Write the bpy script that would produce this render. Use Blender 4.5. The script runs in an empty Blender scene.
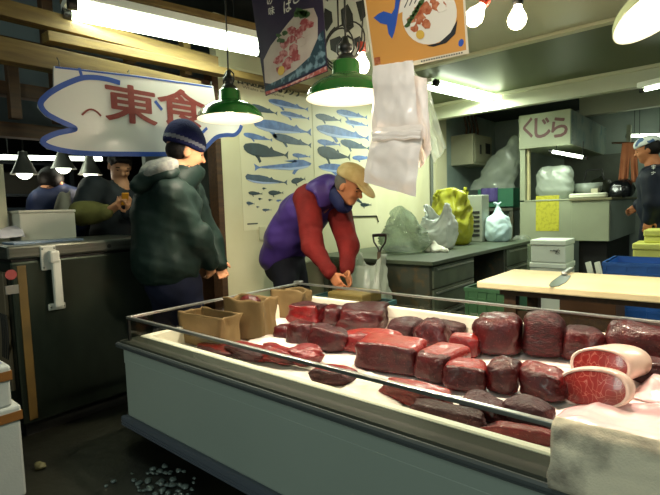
import bpy, bmesh, math, random
import numpy as np
from mathutils import Vector, Matrix, noise

SC = bpy.context.scene
COL = SC.collection
V = Vector
# ------------------------------------------------------------------ camera
FPX = 474.12
CAM = V((0.0, 0.0, 1.15))
_y, _p, _r = math.radians(40.309), math.radians(4.595), math.radians(-1.823)
FW = V((-math.sin(_y) * math.cos(_p), math.cos(_y) * math.cos(_p), -math.sin(_p)))
_r0 = FW.cross(V((0, 0, 1))).normalized()
_u0 = _r0.cross(FW)
RT = _r0 * math.cos(_r) + _u0 * math.sin(_r)
UP = -_r0 * math.sin(_r) + _u0 * math.cos(_r)
cam = bpy.data.cameras.new('camera')
cam.sensor_width = 36.0
cam.lens = 36.0 * FPX / 660.0
cam.clip_start = 0.05
camo = bpy.data.objects.new('camera', cam)
camo.matrix_world = Matrix((
    (RT.x, UP.x, -FW.x, CAM.x), (RT.y, UP.y, -FW.y, CAM.y), (RT.z, UP.z, -FW.z, CAM.z), (0, 0, 0, 1)))
COL.objects.link(camo)
SC.camera = camo
# ------------------------------------------------------------------ world, exposure, lamps beyond the frame
w = bpy.data.worlds.new('world')
SC.world = w
w.use_nodes = True
w.node_tree.nodes['Background'].inputs[0].default_value = (0.55, 0.70, 0.62, 1)
w.node_tree.nodes['Background'].inputs[1].default_value = 0.02
vs = SC.view_settings
vs.view_transform = 'Standard'
vs.look = 'None'
vs.exposure = 0.6
vs.gamma = 1.0
vs.use_curve_mapping = False


def lamp(name, kind, loc, power, col, size=0.05, size_y=None, target=None, spot=None, along=None):
    l = bpy.data.lights.new(name, kind)
    l.energy = power
    l.color = col
    if kind == 'AREA':
        l.shape = 'RECTANGLE'
        l.size = size
        l.size_y = size_y or size
    else:
        l.shadow_soft_size = size
    if spot:
        l.spot_size = math.radians(spot)
        l.spot_blend = 0.5
    o = bpy.data.objects.new(name, l)
    o.location = loc
    if target is not None:
        o.rotation_euler = (V(target) - V(loc)).to_track_quat('-Z', 'Y').to_euler()
    if along is not None:
        z_ = (V(loc) - V(target)).normalized()
        y_ = V(along)
        y_ = (y_ - z_ * y_.dot(z_)).normalized()
        o.rotation_euler = Matrix((y_.cross(z_), y_, z_)).transposed().to_euler()
    COL.objects.link(o)
    return o


FLUO = (0.88, 1.0, 0.80)
WARM = (1.0, 0.80, 0.55)
# aisle lamps of the market hall: behind the photographer, over the stalls, over the far shop
lamp('aisle_lamp', 'AREA', (-0.2, -2.6, 2.5), 46, (0.86, 1.0, 0.88), 0.5, 3.0, (-1.0, 1.2, 0.4))
lamp('front_pendant_light', 'SPOT', (-0.35, 0.45, 2.1), 26, (1.0, 0.9, 0.8), 0.08, None, (-0.95, 1.6, 1.5), 58)
lamp('front_shop_light', 'AREA', (0.5, 4.8, 2.38), 30, FLUO, 0.2, 1.4, (0.0, 4.6, 0))
lamp('far_hall_light', 'AREA', (-5.0, 1.3, 1.95), 3, FLUO, 0.12, 1.4, (-4.6, 1.4, 0))

# ------------------------------------------------------------------ pixel -> place


def ray(px, py):
    return FW + RT * ((px - 330.0) / FPX) - UP * ((py - 247.5) / FPX)


def at(px, py, x=None, y=None, z=None, d=None):
    v = ray(px, py)
    if x is not None:
        return CAM + v * ((x - CAM.x) / v.x)
    if y is not None:
        return CAM + v * ((y - CAM.y) / v.y)
    if z is not None:
        return CAM + v * ((z - CAM.z) / v.z)
    return CAM + v * d


def project(p):
    v = V(p) - CAM
    w_ = v.dot(FW)
    return Vector((330 + FPX * v.dot(RT) / w_, 247.5 - FPX * v.dot(UP) / w_))


def depth(p):
    return (V(p) - CAM).dot(FW)


def ppm(p):
    return FPX / depth(p)


# ------------------------------------------------------------------ materials
def lin(c):
    if isinstance(c, str):
        c = c.lstrip('#')
        c = tuple(int(c[i:i + 2], 16) / 255 for i in (0, 2, 4))
    return tuple((x / 12.92 if x <= 0.04045 else ((x + 0.055) / 1.055) ** 2.4) for x in c)


MATS = {}


def mat(name, col, rough=0.6, metal=0.0, col2=None, nscale=6.0, ncut=(0.35, 0.65), bump=0.0, bscale=40.0, spec=0.5,
        coat=0.0, stretch=None, emit=None, estr=0.0, sheen=0.0, detail=4.0, voronoi=False, sub=0.0, fleck=None):
    if name in MATS:
        return MATS[name]
    m = bpy.data.materials.new(name)
    m.use_nodes = True
    nt = m.node_tree
    b = nt.nodes['Principled BSDF']
    c = lin(col)
    b.inputs['Base Color'].default_value = (*c, 1)
    b.inputs['Roughness'].default_value = rough
    b.inputs['Metallic'].default_value = metal
    b.inputs['Specular IOR Level'].default_value = spec
    b.inputs['Coat Weight'].default_value = coat
    b.inputs['Coat Roughness'].default_value = 0.12
    if sub:
        b.inputs['Subsurface Weight'].default_value = sub
        b.inputs['Subsurface Radius'].default_value = (0.02, 0.008, 0.006)
    tc = nt.nodes.new('ShaderNodeTexCoord')
    src = tc.outputs['Object']
    if stretch:
        mp = nt.nodes.new('ShaderNodeMapping')
        mp.inputs['Scale'].default_value = stretch
        nt.links.new(src, mp.inputs['Vector'])
        src = mp.outputs['Vector']
    if col2 is not None:
        n = nt.nodes.new('ShaderNodeTexNoise')
        n.inputs['Scale'].default_value = nscale
        n.inputs['Detail'].default_value = detail
        nt.links.new(src, n.inputs['Vector'])
        r = nt.nodes.new('ShaderNodeValToRGB')
        r.color_ramp.elements[0].position = ncut[0]
        r.color_ramp.elements[0].color = (*c, 1)
        r.color_ramp.elements[1].position = ncut[1]
        r.color_ramp.elements[1].color = (*lin(col2), 1)
        nt.links.new(n.outputs['Fac'], r.inputs['Fac'])
        nt.links.new(r.outputs['Color'], b.inputs['Base Color'])
    if fleck:
        n3 = nt.nodes.new('ShaderNodeTexNoise')
        n3.inputs['Scale'].default_value = 150
        n3.inputs['Detail'].default_value = 2
        nt.links.new(tc.outputs['Object'], n3.inputs['Vector'])
        r3 = nt.nodes.new('ShaderNodeValToRGB')
        r3.color_ramp.elements[0].position = 0.66
        r3.color_ramp.elements[0].color = (0, 0, 0, 1)
        r3.color_ramp.elements[1].position = 0.74
        r3.color_ramp.elements[1].color = (0.75, 0.75, 0.75, 1)
        nt.links.new(n3.outputs['Fac'], r3.inputs['Fac'])
        mf = nt.nodes.new('ShaderNodeMix')
        mf.data_type = 'RGBA'
        nt.links.new(r3.outputs['Color'], mf.inputs['Factor'])
        nt.links.new(r.outputs['Color'], mf.inputs['A'])
        mf.inputs['B'].default_value = (*lin(fleck), 1)
        nt.links.new(mf.outputs['Result'], b.inputs['Base Color'])
    if bump:
        n2 = nt.nodes.new('ShaderNodeTexNoise')
        n2.inputs['Scale'].default_value = bscale
        n2.inputs['Detail'].default_value = 5
        nt.links.new(src, n2.inputs['Vector'])
        bp = nt.nodes.new('ShaderNodeBump')
        bp.inputs['Strength'].default_value = bump
        bp.inputs['Distance'].default_value = 0.01
        nt.links.new(n2.outputs['Fac'], bp.inputs['Height'])
        nt.links.new(bp.outputs['Normal'], b.inputs['Normal'])
    if emit is not None:
        b.inputs['Emission Color'].default_value = (*lin(emit), 1)
        b.inputs['Emission Strength'].default_value = estr
    MATS[name] = m
    return m


def glass_mat(name, tint, refl=0.06, rough=0.02, milk=None, milk_amt=0.0):
    """thin sheet: clear transmission, fresnel reflection and, for plastic film, some milky scattering"""
    if name in MATS:
        return MATS[name]
    m = bpy.data.materials.new(name)
    m.use_nodes = True
    nt = m.node_tree
    nt.nodes.clear()
    out = nt.nodes.new('ShaderNodeOutputMaterial')
    tr = nt.nodes.new('ShaderNodeBsdfTransparent')
    tr.inputs['Color'].default_value = (*lin(tint), 1)
    gl = nt.nodes.new('ShaderNodeBsdfGlossy')
    gl.inputs['Roughness'].default_value = rough
    gl.inputs['Color'].default_value = (1, 1, 1, 1)
    lw = nt.nodes.new('ShaderNodeLayerWeight')
    lw.inputs['Blend'].default_value = 0.5
    pw = nt.nodes.new('ShaderNodeMath')
    pw.operation = 'POWER'
    pw.inputs[1].default_value = 5.0
    nt.links.new(lw.outputs['Facing'], pw.inputs[0])
    ma = nt.nodes.new('ShaderNodeMath')
    ma.operation = 'MULTIPLY_ADD'
    ma.inputs[1].default_value = 0.90
    ma.inputs[2].default_value = 0.03
    nt.links.new(pw.outputs[0], ma.inputs[0])
    mx = nt.nodes.new('ShaderNodeMixShader')
    nt.links.new(ma.outputs[0], mx.inputs['Fac'])
    base = tr.outputs[0]
    if milk is not None:
        df = nt.nodes.new('ShaderNodeBsdfDiffuse')
        df.inputs['Color'].default_value = (*lin(milk), 1)
        tl = nt.nodes.new('ShaderNodeBsdfTranslucent')
        tl.inputs['Color'].default_value = (*lin(milk), 1)
        m1 = nt.nodes.new('ShaderNodeMixShader')
        m1.inputs['Fac'].default_value = 0.4
        nt.links.new(df.outputs[0], m1.inputs[1])
        nt.links.new(tl.outputs[0], m1.inputs[2])
        m2 = nt.nodes.new('ShaderNodeMixShader')
        m2.inputs['Fac'].default_value = milk_amt
        nt.links.new(tr.outputs[0], m2.inputs[1])
        nt.links.new(m1.outputs[0], m2.inputs[2])
        base = m2.outputs[0]
    nt.links.new(base, mx.inputs[1])
    nt.links.new(gl.outputs[0], mx.inputs[2])
    nt.links.new(mx.outputs[0], out.inputs['Surface'])
    MATS[name] = m
    return m


# ------------------------------------------------------------------ objects, tags
WL = {}


def tag(o, label=None, cat=None, group=None, kind=None):
    if label:
        o['label'] = label
    if cat:
        o['category'] = cat
    if group:
        o['group'] = group
    if kind:
        o['kind'] = kind
    return o


def thing(name, label, cat, loc=(0, 0, 0), group=None):
    o = bpy.data.objects.new(name, None)
    o.empty_display_size = 0.05
    o.location = loc
    WL[o.name] = V(loc)
    COL.objects.link(o)
    return tag(o, label, cat, group)


def dup(root, loc, label=None, group=None, rotz=None):
    r = root.copy()
    COL.objects.link(r)
    r.location = loc
    WL[r.name] = V(loc)
    if rotz is not None:
        r.rotation_euler.z = rotz
    if label:
        r['label'] = label
    if group:
        r['group'] = group
    for ch in list(root.children):
        c = ch.copy()
        COL.objects.link(c)
        c.parent = r
        for g in list(ch.children):
            e = g.copy()
            COL.objects.link(e)
            e.parent = c
    return r


def rotz(a):
    return Matrix.Rotation(a, 3, 'Z')


class MB:
    """collects shapes in world coordinates and links them as one mesh object"""

    def __init__(self):
        self.v, self.f, self.m, self.s = [], [], [], []

    def add(self, vs, fs, mi=0, smooth=False):
        n = len(self.v)
        self.v.extend([tuple(p) for p in vs])
        for f in fs:
            self.f.append([i + n for i in f])
            self.m.append(mi)
            self.s.append(smooth)
        return self

    def add_bm(self, bm, mi=0, smooth=False, mtx=None):
        bm.verts.index_update()
        vs = [(mtx @ q.co if mtx else q.co) for q in bm.verts]
        self.add(vs, [[q.index for q in f.verts] for f in bm.faces], mi, smooth)
        bm.free()
        return self

    def box(self, c, s, mi=0, rot=None, bev=0.0, seg=2):
        bm = bmesh.new()
        bmesh.ops.create_cube(bm, size=1.0)
        for q in bm.verts:
            q.co = V((q.co.x * s[0], q.co.y * s[1], q.co.z * s[2]))
        if bev > 0:
            bmesh.ops.bevel(bm, geom=bm.edges[:], offset=min(bev, min(s) * 0.45), segments=seg, affect='EDGES', profile=0.5)
        M = Matrix.Translation(V(c)) @ (rot.to_4x4() if rot else Matrix.Identity(4))
        return self.add_bm(bm, mi, False, M)

    def box2(self, lo, hi, mi=0, bev=0.0):
        lo, hi = V(lo), V(hi)
        a = V((min(lo.x, hi.x), min(lo.y, hi.y), min(lo.z, hi.z)))
        b = V((max(lo.x, hi.x), max(lo.y, hi.y), max(lo.z, hi.z)))
        return self.box((a + b) / 2, b - a, mi, None, bev)

    def beam(self, p0, p1, wd, ht, mi=0, bev=0.003, up=(0, 0, 1)):
        p0, p1 = V(p0), V(p1)
        t = (p1 - p0)
        L = t.length
        t.normalize()
        s = t.cross(V(up)).normalized()
        u = s.cross(t)
        R = Matrix((t, s, u)).transposed()
        return self.box((p0 + p1) / 2, (L, wd, ht), mi, R, bev)

    def tube(self, path, r, seg=10, mi=0, caps=True, flat=1.0, closed=False):
        path = [V(p) for p in path]
        n = len(path)
        rs = r if isinstance(r, (list, tuple)) else [r] * n
        vs, fs = [], []
        up = None
        for i, p in enumerate(path):
            t = (path[min(i + 1, n - 1)] - path[max(i - 1, 0)])
            if closed:
                t = path[(i + 1) % n] - path[i - 1]
            t.normalize()
            if up is None:
                a = V((0, 0, 1)) if abs(t.z) < 0.9 else V((1, 0, 0))
                up = (a - t * a.dot(t)).normalized()
            else:
                up = (up - t * up.dot(t)).normalized()
            sd = t.cross(up)
            for k in range(seg):
                an = 2 * math.pi * k / seg
                vs.append(p + (sd * math.cos(an) + up * math.sin(an) * flat) * rs[i])
        for i in range(n if closed else n - 1):
            for k in range(seg):
                a, b = i * seg + k, i * seg + (k + 1) % seg
                c2 = ((i + 1) % n) * seg
                fs.append([a, b, c2 + (k + 1) % seg, c2 + k])
        self.add(vs, fs, mi, True)
        if caps and not closed:
            self.add(vs[:seg], [list(range(seg))[::-1]], mi)
            self.add(vs[-seg:], [list(range(seg))], mi)
        return self

    def cyl(self, p0, p1, r0, r1=None, seg=20, mi=0):
        return self.tube([p0, p1], [r0, r0 if r1 is None else r1], seg, mi)

    def lathe(self, prof, c, seg=32, mi=0, rot=None, smooth=True):
        c = V(c)
        vs, fs = [], []
        for (r, z) in prof:
            for k in range(seg):
                a = 2 * math.pi * k / seg
                p = V((r * math.cos(a), r * math.sin(a), z))
                if rot:
                    p = rot @ p
                vs.append(c + p)
        for i in range(len(prof) - 1):
            for k in range(seg):
                fs.append([i * seg + k, i * seg + (k + 1) % seg, (i + 1) * seg + (k + 1) % seg, (i + 1) * seg + k])
        return self.add(vs, fs, mi, smooth)

    def ball(self, c, r, mi=0, u=20, v=12, rot=None):
        if not isinstance(r, (tuple, list)):
            r = (r, r, r)
        c = V(c)
        bm = bmesh.new()
        bmesh.ops.create_uvsphere(bm, u_segments=u, v_segments=v, radius=1.0)
        for q in bm.verts:
            p = V((q.co.x * r[0], q.co.y * r[1], q.co.z * r[2]))
            q.co = c + (rot @ p if rot else p)
        return self.add_bm(bm, mi, True)

    def prism(self, pts, nrm, thick, mi=0, side=None):
        """outline of 3-D points in one plane, given a thickness along nrm"""
        n = V(nrm).normalized() * thick
        k = len(pts)
        a = [V(p) for p in pts]
        b = [p + n for p in a]
        # keep the front (a+n) facing nrm
        area = V((0, 0, 0))
        for i in range(k):
            area += (a[i] - a[0]).cross(a[(i + 1) % k] - a[0])
        if area.dot(V(nrm)) < 0:
            a.reverse()
            b.reverse()
        self.add(b, [list(range(k))], mi)
        self.add(a, [list(range(k))[::-1]], mi if side is None else side)
        self.add(a + b, [[i, (i + 1) % k, k + (i + 1) % k, k + i] for i in range(k)], mi if side is None else side)
        return self

    def ribbon(self, pts, nrm, wd, thick, mi=0):
        n = V(nrm).normalized()
        p = [V(q) for q in pts]
        L, R = [], []
        for i in range(len(p)):
            t = (p[min(i + 1, len(p) - 1)] - p[max(i - 1, 0)]).normalized()
            s = t.cross(n)
            L.append(p[i] + s * wd / 2)
            R.append(p[i] - s * wd / 2)
        vs, fs = [], []
        for i in range(len(p)):
            vs += [L[i], R[i], R[i] + n * thick, L[i] + n * thick]
        for i in range(len(p) - 1):
            a, b = 4 * i, 4 * i + 4
            for k in range(4):
                fs.append([a + k, a + (k + 1) % 4, b + (k + 1) % 4, b + k])
        fs.append([0, 1, 2, 3])
        fs.append([4 * len(p) - 1, 4 * len(p) - 2, 4 * len(p) - 3, 4 * len(p) - 4])
        return self.add(vs, fs, mi)

    def grid(self, fn, nu, nv, mi=0, smooth=True, wrap=False):
        vs = [fn(i / nu, j / nv) for j in range(nv + 1) for i in range(nu + (0 if wrap else 1))]
        w_ = nu if wrap else nu + 1
        fs = []
        for j in range(nv):
            for i in range(nu):
                a, b = j * w_ + i, j * w_ + (i + 1) % w_
                fs.append([a, b, b + w_, a + w_])
        return self.add(vs, fs, mi, smooth)

    def build(self, name, mats, parent=None, origin=None, solid=0.0, subd=0, offset=0.0):
        if not isinstance(mats, (list, tuple)):
            mats = [mats]
        vs = np.array(self.v, dtype=float)
        if origin is None:
            if parent is not None:
                origin = WL[parent.name]
            else:
                lo, hi = vs.min(0), vs.max(0)
                origin = V(((lo[0] + hi[0]) / 2, (lo[1] + hi[1]) / 2, lo[2]))
        origin = V(origin)
        me = bpy.data.meshes.new(name)
        me.from_pydata((vs - np.array(origin)).tolist(), [], self.f)
        for m in mats:
            me.materials.append(m)
        me.polygons.foreach_set('material_index', self.m)
        me.polygons.foreach_set('use_smooth', self.s)
        bm = bmesh.new()
        bm.from_mesh(me)
        bmesh.ops.recalc_face_normals(bm, faces=bm.faces[:])
        bm.to_mesh(me)
        bm.free()
        me.update()
        o = bpy.data.objects.new(name, me)
        COL.objects.link(o)
        if parent is not None:
            o.parent = parent
            o.location = origin - WL[parent.name]
        else:
            o.location = origin
        WL[o.name] = origin
        if solid:
            md = o.modifiers.new('thickness', 'SOLIDIFY')
            md.thickness = solid
            md.offset = offset
        if subd:
            md = o.modifiers.new('smooth', 'SUBSURF')
            md.levels = subd
            md.render_levels = subd
        return o


# ------------------------------------------------------------------ soft shapes: distance fields -> surface nets
class Soft:
    def __init__(self, lo, hi, h):
        self.h = h
        self.lo = np.array(lo, float)
        n = np.ceil((np.array(hi, float) - self.lo) / h).astype(int) + 1
        self.n = n
        self.F = np.full(n, 0.25, dtype=np.float32)

    def _sub(self, lo, hi, pad):
        a = np.maximum(np.floor((np.array(lo) - pad - self.lo) / self.h).astype(int), 0)
        b = np.minimum(np.ceil((np.array(hi) + pad - self.lo) / self.h).astype(int) + 1, self.n)
        if np.any(b <= a):
            return None, None
        ax = [self.lo[i] + self.h * np.arange(a[i], b[i]) for i in range(3)]
        P = np.stack(np.meshgrid(*ax, indexing='ij'), -1)
        return tuple(slice(a[i], b[i]) for i in range(3)), P

    def _mix(self, sl, d, k, cut=False):
        f = self.F[sl]
        d = d.astype(np.float32)
        if cut:
            h = np.clip(0.5 - 0.5 * (f + d) / k, 0, 1)
            self.F[sl] = f + (-d - f) * h + k * h * (1 - h)
        else:
            h = np.clip(0.5 + 0.5 * (d - f) / k, 0, 1)
            self.F[sl] = d + (f - d) * h - k * h * (1 - h)

    def cap(self, a, b, ra, rb=None, k=0.02, cut=False):
        rb = ra if rb is None else rb
        a, b = np.array(a, float), np.array(b, float)
        r = max(ra, rb)
        sl, P = self._sub(np.minimum(a, b) - r, np.maximum(a, b) + r, 0.06 + k)
        if sl is None:
            return self
        ab = b - a
        t = np.clip(((P - a) @ ab) / max(ab @ ab, 1e-9), 0, 1)
        d = np.linalg.norm(P - a - t[..., None] * ab, axis=-1) - (ra + (rb - ra) * t)
        self._mix(sl, d, k, cut)
        return self

    def chain(self, pts, rs, k=0.02):
        for i in range(len(pts) - 1):
            self.cap(pts[i], pts[i + 1], rs[i], rs[i + 1], k)
        return self

    def ell(self, c, r, rot=None, k=0.02, cut=False):
        c, r = np.array(c, float), np.array(r, float)
        m = r.max()
        sl, P = self._sub(c - m, c + m, 0.06 + k)
        if sl is None:
            return self
        q = P - c
        if rot is not None:
            q = q @ np.array(rot)      # world -> local (rot columns are the local axes)
        k0 = np.linalg.norm(q / r, axis=-1)
        k1 = np.linalg.norm(q / (r * r), axis=-1)
        d = k0 * (k0 - 1.0) / np.maximum(k1, 1e-6)
        self._mix(sl, d, k, cut)
        return self

    def rbox(self, c, s, rad, rot=None, k=0.02, cut=False):
        c, s = np.array(c, float), np.array(s, float) / 2 - rad
        m = np.linalg.norm(s) + rad
        sl, P = self._sub(c - m, c + m, 0.03 + k)
        if sl is None:
            return self
        q = P - c
        if rot is not None:
            q = q @ np.array(rot)
        q = np.abs(q) - s
        d = np.linalg.norm(np.maximum(q, 0), axis=-1) + np.minimum(q.max(-1), 0) - rad
        self._mix(sl, d, k, cut)
        return self

    def wrinkle(self, amp, freq, seed=0, stretch=(1, 1, 1)):
        rg = np.random.default_rng(seed)
        ax = [self.lo[i] + self.h * np.arange(self.n[i]) for i in range(3)]
        P = np.stack(np.meshgrid(*ax, indexing='ij'), -1)
        P = P * np.array(stretch)
        s = np.zeros(self.n)
        for q in range(5):
            dv = rg.normal(size=3)
            dv /= np.linalg.norm(dv)
            d2 = rg.normal(size=3)
            d2 /= np.linalg.norm(d2)
            fr = freq * (0.7 + 0.35 * q)
            ph = rg.uniform(0, 6.28, 2)
            s += np.sin(P @ dv * fr + ph[0] + 1.6 * np.sin(P @ d2 * fr * 0.6 + ph[1])) / (1 + 0.5 * q)
        self.F = self.F + (amp * s * 0.5).astype(np.float32)
        return self

    def crease(self, amp, freq, seed=0):
        """sharp folds, as in crumpled plastic"""
        rg = np.random.default_rng(seed)
        ax = [self.lo[i] + self.h * np.arange(self.n[i]) for i in range(3)]
        P = np.stack(np.meshgrid(*ax, indexing='ij'), -1)
        s = np.zeros(self.n)
        for q in range(6):
            dv = rg.normal(size=3)
            dv /= np.linalg.norm(dv)
            d2 = rg.normal(size=3)
            d2 /= np.linalg.norm(d2)
            fr = freq * (0.6 + 0.3 * q)
            ph = rg.uniform(0, 6.28, 2)
            s += (np.abs(np.sin(P @ dv * fr * 0.5 + ph[0] + 1.3 * np.sin(P @ d2 * fr * 0.45 + ph[1]))) - 0.6) / (1 + 0.35 * q)
        self.F = self.F + (amp * s * 0.6).astype(np.float32)
        return self

    def above(self, z, k=0.002):
        ax = self.lo[2] + self.h * np.arange(self.n[2])
        self.F = np.maximum(self.F, (z - ax)[None, None, :].astype(np.float32))
        return self

    def clip(self, p, nrm):
        """cut everything on the nrm side of the plane through p away"""
        nrm = np.array(nrm, float)
        nrm /= np.linalg.norm(nrm)
        ax = [self.lo[i] + self.h * np.arange(self.n[i]) for i in range(3)]
        P = np.stack(np.meshgrid(*ax, indexing='ij'), -1)
        self.F = np.maximum(self.F, ((P - np.array(p, float)) @ nrm).astype(np.float32))
        return self

    def mesh(self):
        F = self.F.copy()
        for ax in range(3):
            sl = [slice(None)] * 3
            for e in (0, -1):
                sl[ax] = e
                F[tuple(sl)] = np.maximum(F[tuple(sl)], 0.001)
        S = F < 0
        nx, ny, nz = F.shape
        cnt = np.zeros((nx - 1, ny - 1, nz - 1), np.int8)
        cs = [(i, j, k) for i in (0, 1) for j in (0, 1) for k in (0, 1)]

        def cn(A, c):
            return A[c[0]:nx - 1 + c[0], c[1]:ny - 1 + c[1], c[2]:nz - 1 + c[2]]
        for c in cs:
            cnt += cn(S, c)
        act = (cnt > 0) & (cnt < 8)
        I = np.argwhere(act)
        acc = np.zeros((len(I), 3))
        num = np.zeros(len(I))
        ii = tuple(I.T)
        for a in cs:
            for ax in range(3):
                if a[ax] == 1:
                    continue
                b = list(a)
                b[ax] = 1
                fa, fb = cn(F, a)[ii], cn(F, b)[ii]
                cr = (fa < 0) != (fb < 0)
                t = np.where(cr, fa / np.where(cr, fa - fb, 1), 0)
                p = np.tile(np.array(a, float), (len(I), 1))
                p[:, ax] += t
                acc += p * cr[:, None]
                num += cr
        vs = self.lo + self.h * (I + acc / num[:, None])
        idx = np.full(cnt.shape, -1, int)
        idx[ii] = np.arange(len(I))
        fs = []
        for ax in range(3):
            o = [q for q in range(3) if q != ax]
            sa, sb = [slice(None)] * 3, [slice(None)] * 3
            sa[ax], sb[ax] = slice(0, -1), slice(1, None)
            d = S[tuple(sa)] != S[tuple(sb)]
            E = np.argwhere(d)
            E = E[(E[:, o[0]] > 0) & (E[:, o[1]] > 0) & (E[:, o[0]] < F.shape[o[0]] - 1) & (E[:, o[1]] < F.shape[o[1]] - 1)]
            q = []
            for (da, db) in ((1, 1), (0, 1), (0, 0), (1, 0)):
                g = E.copy()
                g[:, o[0]] -= da
                g[:, o[1]] -= db
                q.append(idx[tuple(g.T)])
            Q = np.stack(q, 1)
            fl = S[tuple(E.T)]
            if ax == 1:
                fl = ~fl
            Q[~fl] = Q[~fl][:, ::-1]
            fs.append(Q)
        fs = np.concatenate(fs)
        fs = fs[(fs >= 0).all(1)]
        return vs, fs

    def build(self, name, mats, parent=None, origin=None, matfn=None, relax=1):
        vs, fs = self.mesh()
        if not isinstance(mats, (list, tuple)):
            mats = [mats]
        if origin is None:
            if parent is not None:
                origin = WL[parent.name]
            else:
                lo, hi = vs.min(0), vs.max(0)
                origin = V(((lo[0] + hi[0]) / 2, (lo[1] + hi[1]) / 2, lo[2]))
        me = bpy.data.meshes.new(name)
        me.from_pydata((vs - np.array(origin)).tolist(), [], fs.tolist())
        for m in mats:
            me.materials.append(m)
        if matfn is not None:
            cen = vs[fs].mean(1)
            me.polygons.foreach_set('material_index', [int(matfn(V(c))) for c in cen])
        me.polygons.foreach_set('use_smooth', [True] * len(fs))
        bm = bmesh.new()
        bm.from_mesh(me)
        for _ in range(relax):
            bmesh.ops.smooth_vert(bm, verts=bm.verts[:], factor=0.4, use_axis_x=True, use_axis_y=True, use_axis_z=True)
        bmesh.ops.recalc_face_normals(bm, faces=bm.faces[:])
        bm.to_mesh(me)
        bm.free()
        me.update()
        o = bpy.data.objects.new(name, me)
        COL.objects.link(o)
        if parent is not None:
            o.parent = parent
            o.location = V(origin) - WL[parent.name]
        else:
            o.location = V(origin)
        WL[o.name] = V(origin)
        return o


def frame(f, up=(0, 0, 1)):
    """columns: forward, left, up"""
    f = V(f).normalized()
    l = V(up).cross(f).normalized()
    u = f.cross(l)
    return Matrix((f, l, u)).transposed()


# ------------------------------------------------------------------ writing
def glyphs(mb, s, c, ux, uy, wd, ht, mi=0, bold=0.0, thick=0.002, vertical=False):
    ux, uy, c = V(ux).normalized(), V(uy).normalized(), V(c)
    cu = bpy.data.curves.new('t', 'FONT')
    cu.body = s
    cu.size = 1.0
    cu.offset = 0.0
    cu.resolution_u = 3
    cu.space_line = 0.95
    o = bpy.data.objects.new('t', cu)
    COL.objects.link(o)
    bpy.context.view_layer.update()
    me = bpy.data.meshes.new_from_object(o.evaluated_get(bpy.context.evaluated_depsgraph_get()))
    bpy.data.objects.remove(o)
    bpy.data.curves.remove(cu)
    if not len(me.vertices):
        return mb
    P = np.array([q.co[:2] for q in me.vertices])
    lo, hi = P.min(0), P.max(0)
    P = (P - (lo + hi) / 2) / np.maximum(hi - lo, 1e-6)
    n = ux.cross(uy)
    vs = [c + ux * (p[0] * wd) + uy * (p[1] * ht) + n * thick for p in P]
    fs = [list(q.vertices) for q in me.polygons]
    mb.add(vs, fs, mi)
    for k in range(8 if bold else 0):
        a = k * math.pi / 4
        sh = ux * (bold * wd * math.cos(a)) + uy * (bold * ht * math.sin(a)) + n * (0.00002 * (k + 1))
        mb.add([p + sh for p in vs], fs, mi)
    bpy.data.meshes.remove(me)
    return mb
# ================================================================== materials in use
M_floor = mat('wet_concrete', '#0a0b07', 0.42, col2='#191a11', nscale=2.5, bump=0.5, bscale=9)
M_cream = mat('cream_wall', '#c9c6a6', 0.6, col2='#bdb995', nscale=1.6, bump=0.05, bscale=14)
M_greywall = mat('grey_wall', '#8b978e', 0.6, col2='#7c8880', nscale=2.0)
M_bluewall = mat('blue_grey_wall', '#97a8a2', 0.55, col2='#869690', nscale=2.2)
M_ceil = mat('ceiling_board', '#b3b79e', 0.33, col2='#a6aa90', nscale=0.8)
M_trim = mat('ceiling_trim', '#b9bb9c', 0.5)
M_darkroof = mat('dark_roof', '#3d4441', 0.8, col2='#2a2f2d', nscale=1.4)
M_dark = mat('dark_paint', '#1b1c1a', 0.7)
M_black = mat('black_plastic', '#0f100f', 0.4)
M_wood = mat('pale_timber', '#75602f', 0.7, col2='#5c4822', nscale=5, stretch=(8, 0.7, 8), bump=0.15, bscale=20)
M_wood2 = mat('dark_timber', '#4b3115', 0.7, col2='#35220f', nscale=5, stretch=(8, 0.7, 8))
M_brown = mat('brown_board', '#5b3a20', 0.6, col2='#4a2f1a', nscale=4)
M_steel = mat('brushed_steel', '#8b8f86', 0.28, 0.9, col2='#767a70', nscale=3, stretch=(1, 1, 18))
M_steel_dull = mat('dull_steel', '#5f665f', 0.38, 0.75, col2='#4a514b', nscale=2)
M_alu = mat('aluminium', '#a7a9a4', 0.3, 0.85)
M_white = mat('white_paint', '#dcdccb', 0.45)
M_foam = mat('white_foam', '#dfe2da', 0.8, bump=0.1, bscale=120)
M_case = mat('case_panel', '#8e9a92', 0.42, col2='#88948c', nscale=1.2)
M_gasket = mat('dark_gasket', '#454b4c', 0.45)
M_bumper = mat('bumper_vinyl', '#4b525c', 0.4)
M_rim = mat('case_rim', '#34362f', 0.6, 0.0, spec=0.12)
M_liner = mat('case_liner', '#e9e2cf', 0.4)
M_deck = mat('bloody_white_sheet', '#f6eee8', 0.35, col2='#dc9a8c', nscale=5.0, ncut=(0.48, 0.8), bump=0.3, bscale=18)
M_glass = glass_mat('clear_glass', '#dfe8e2')

# ================================================================== the setting
def struct(name, mb, m, **k):
    o = mb.build(name, m, **k)
    o['kind'] = 'structure'
    return o


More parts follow.
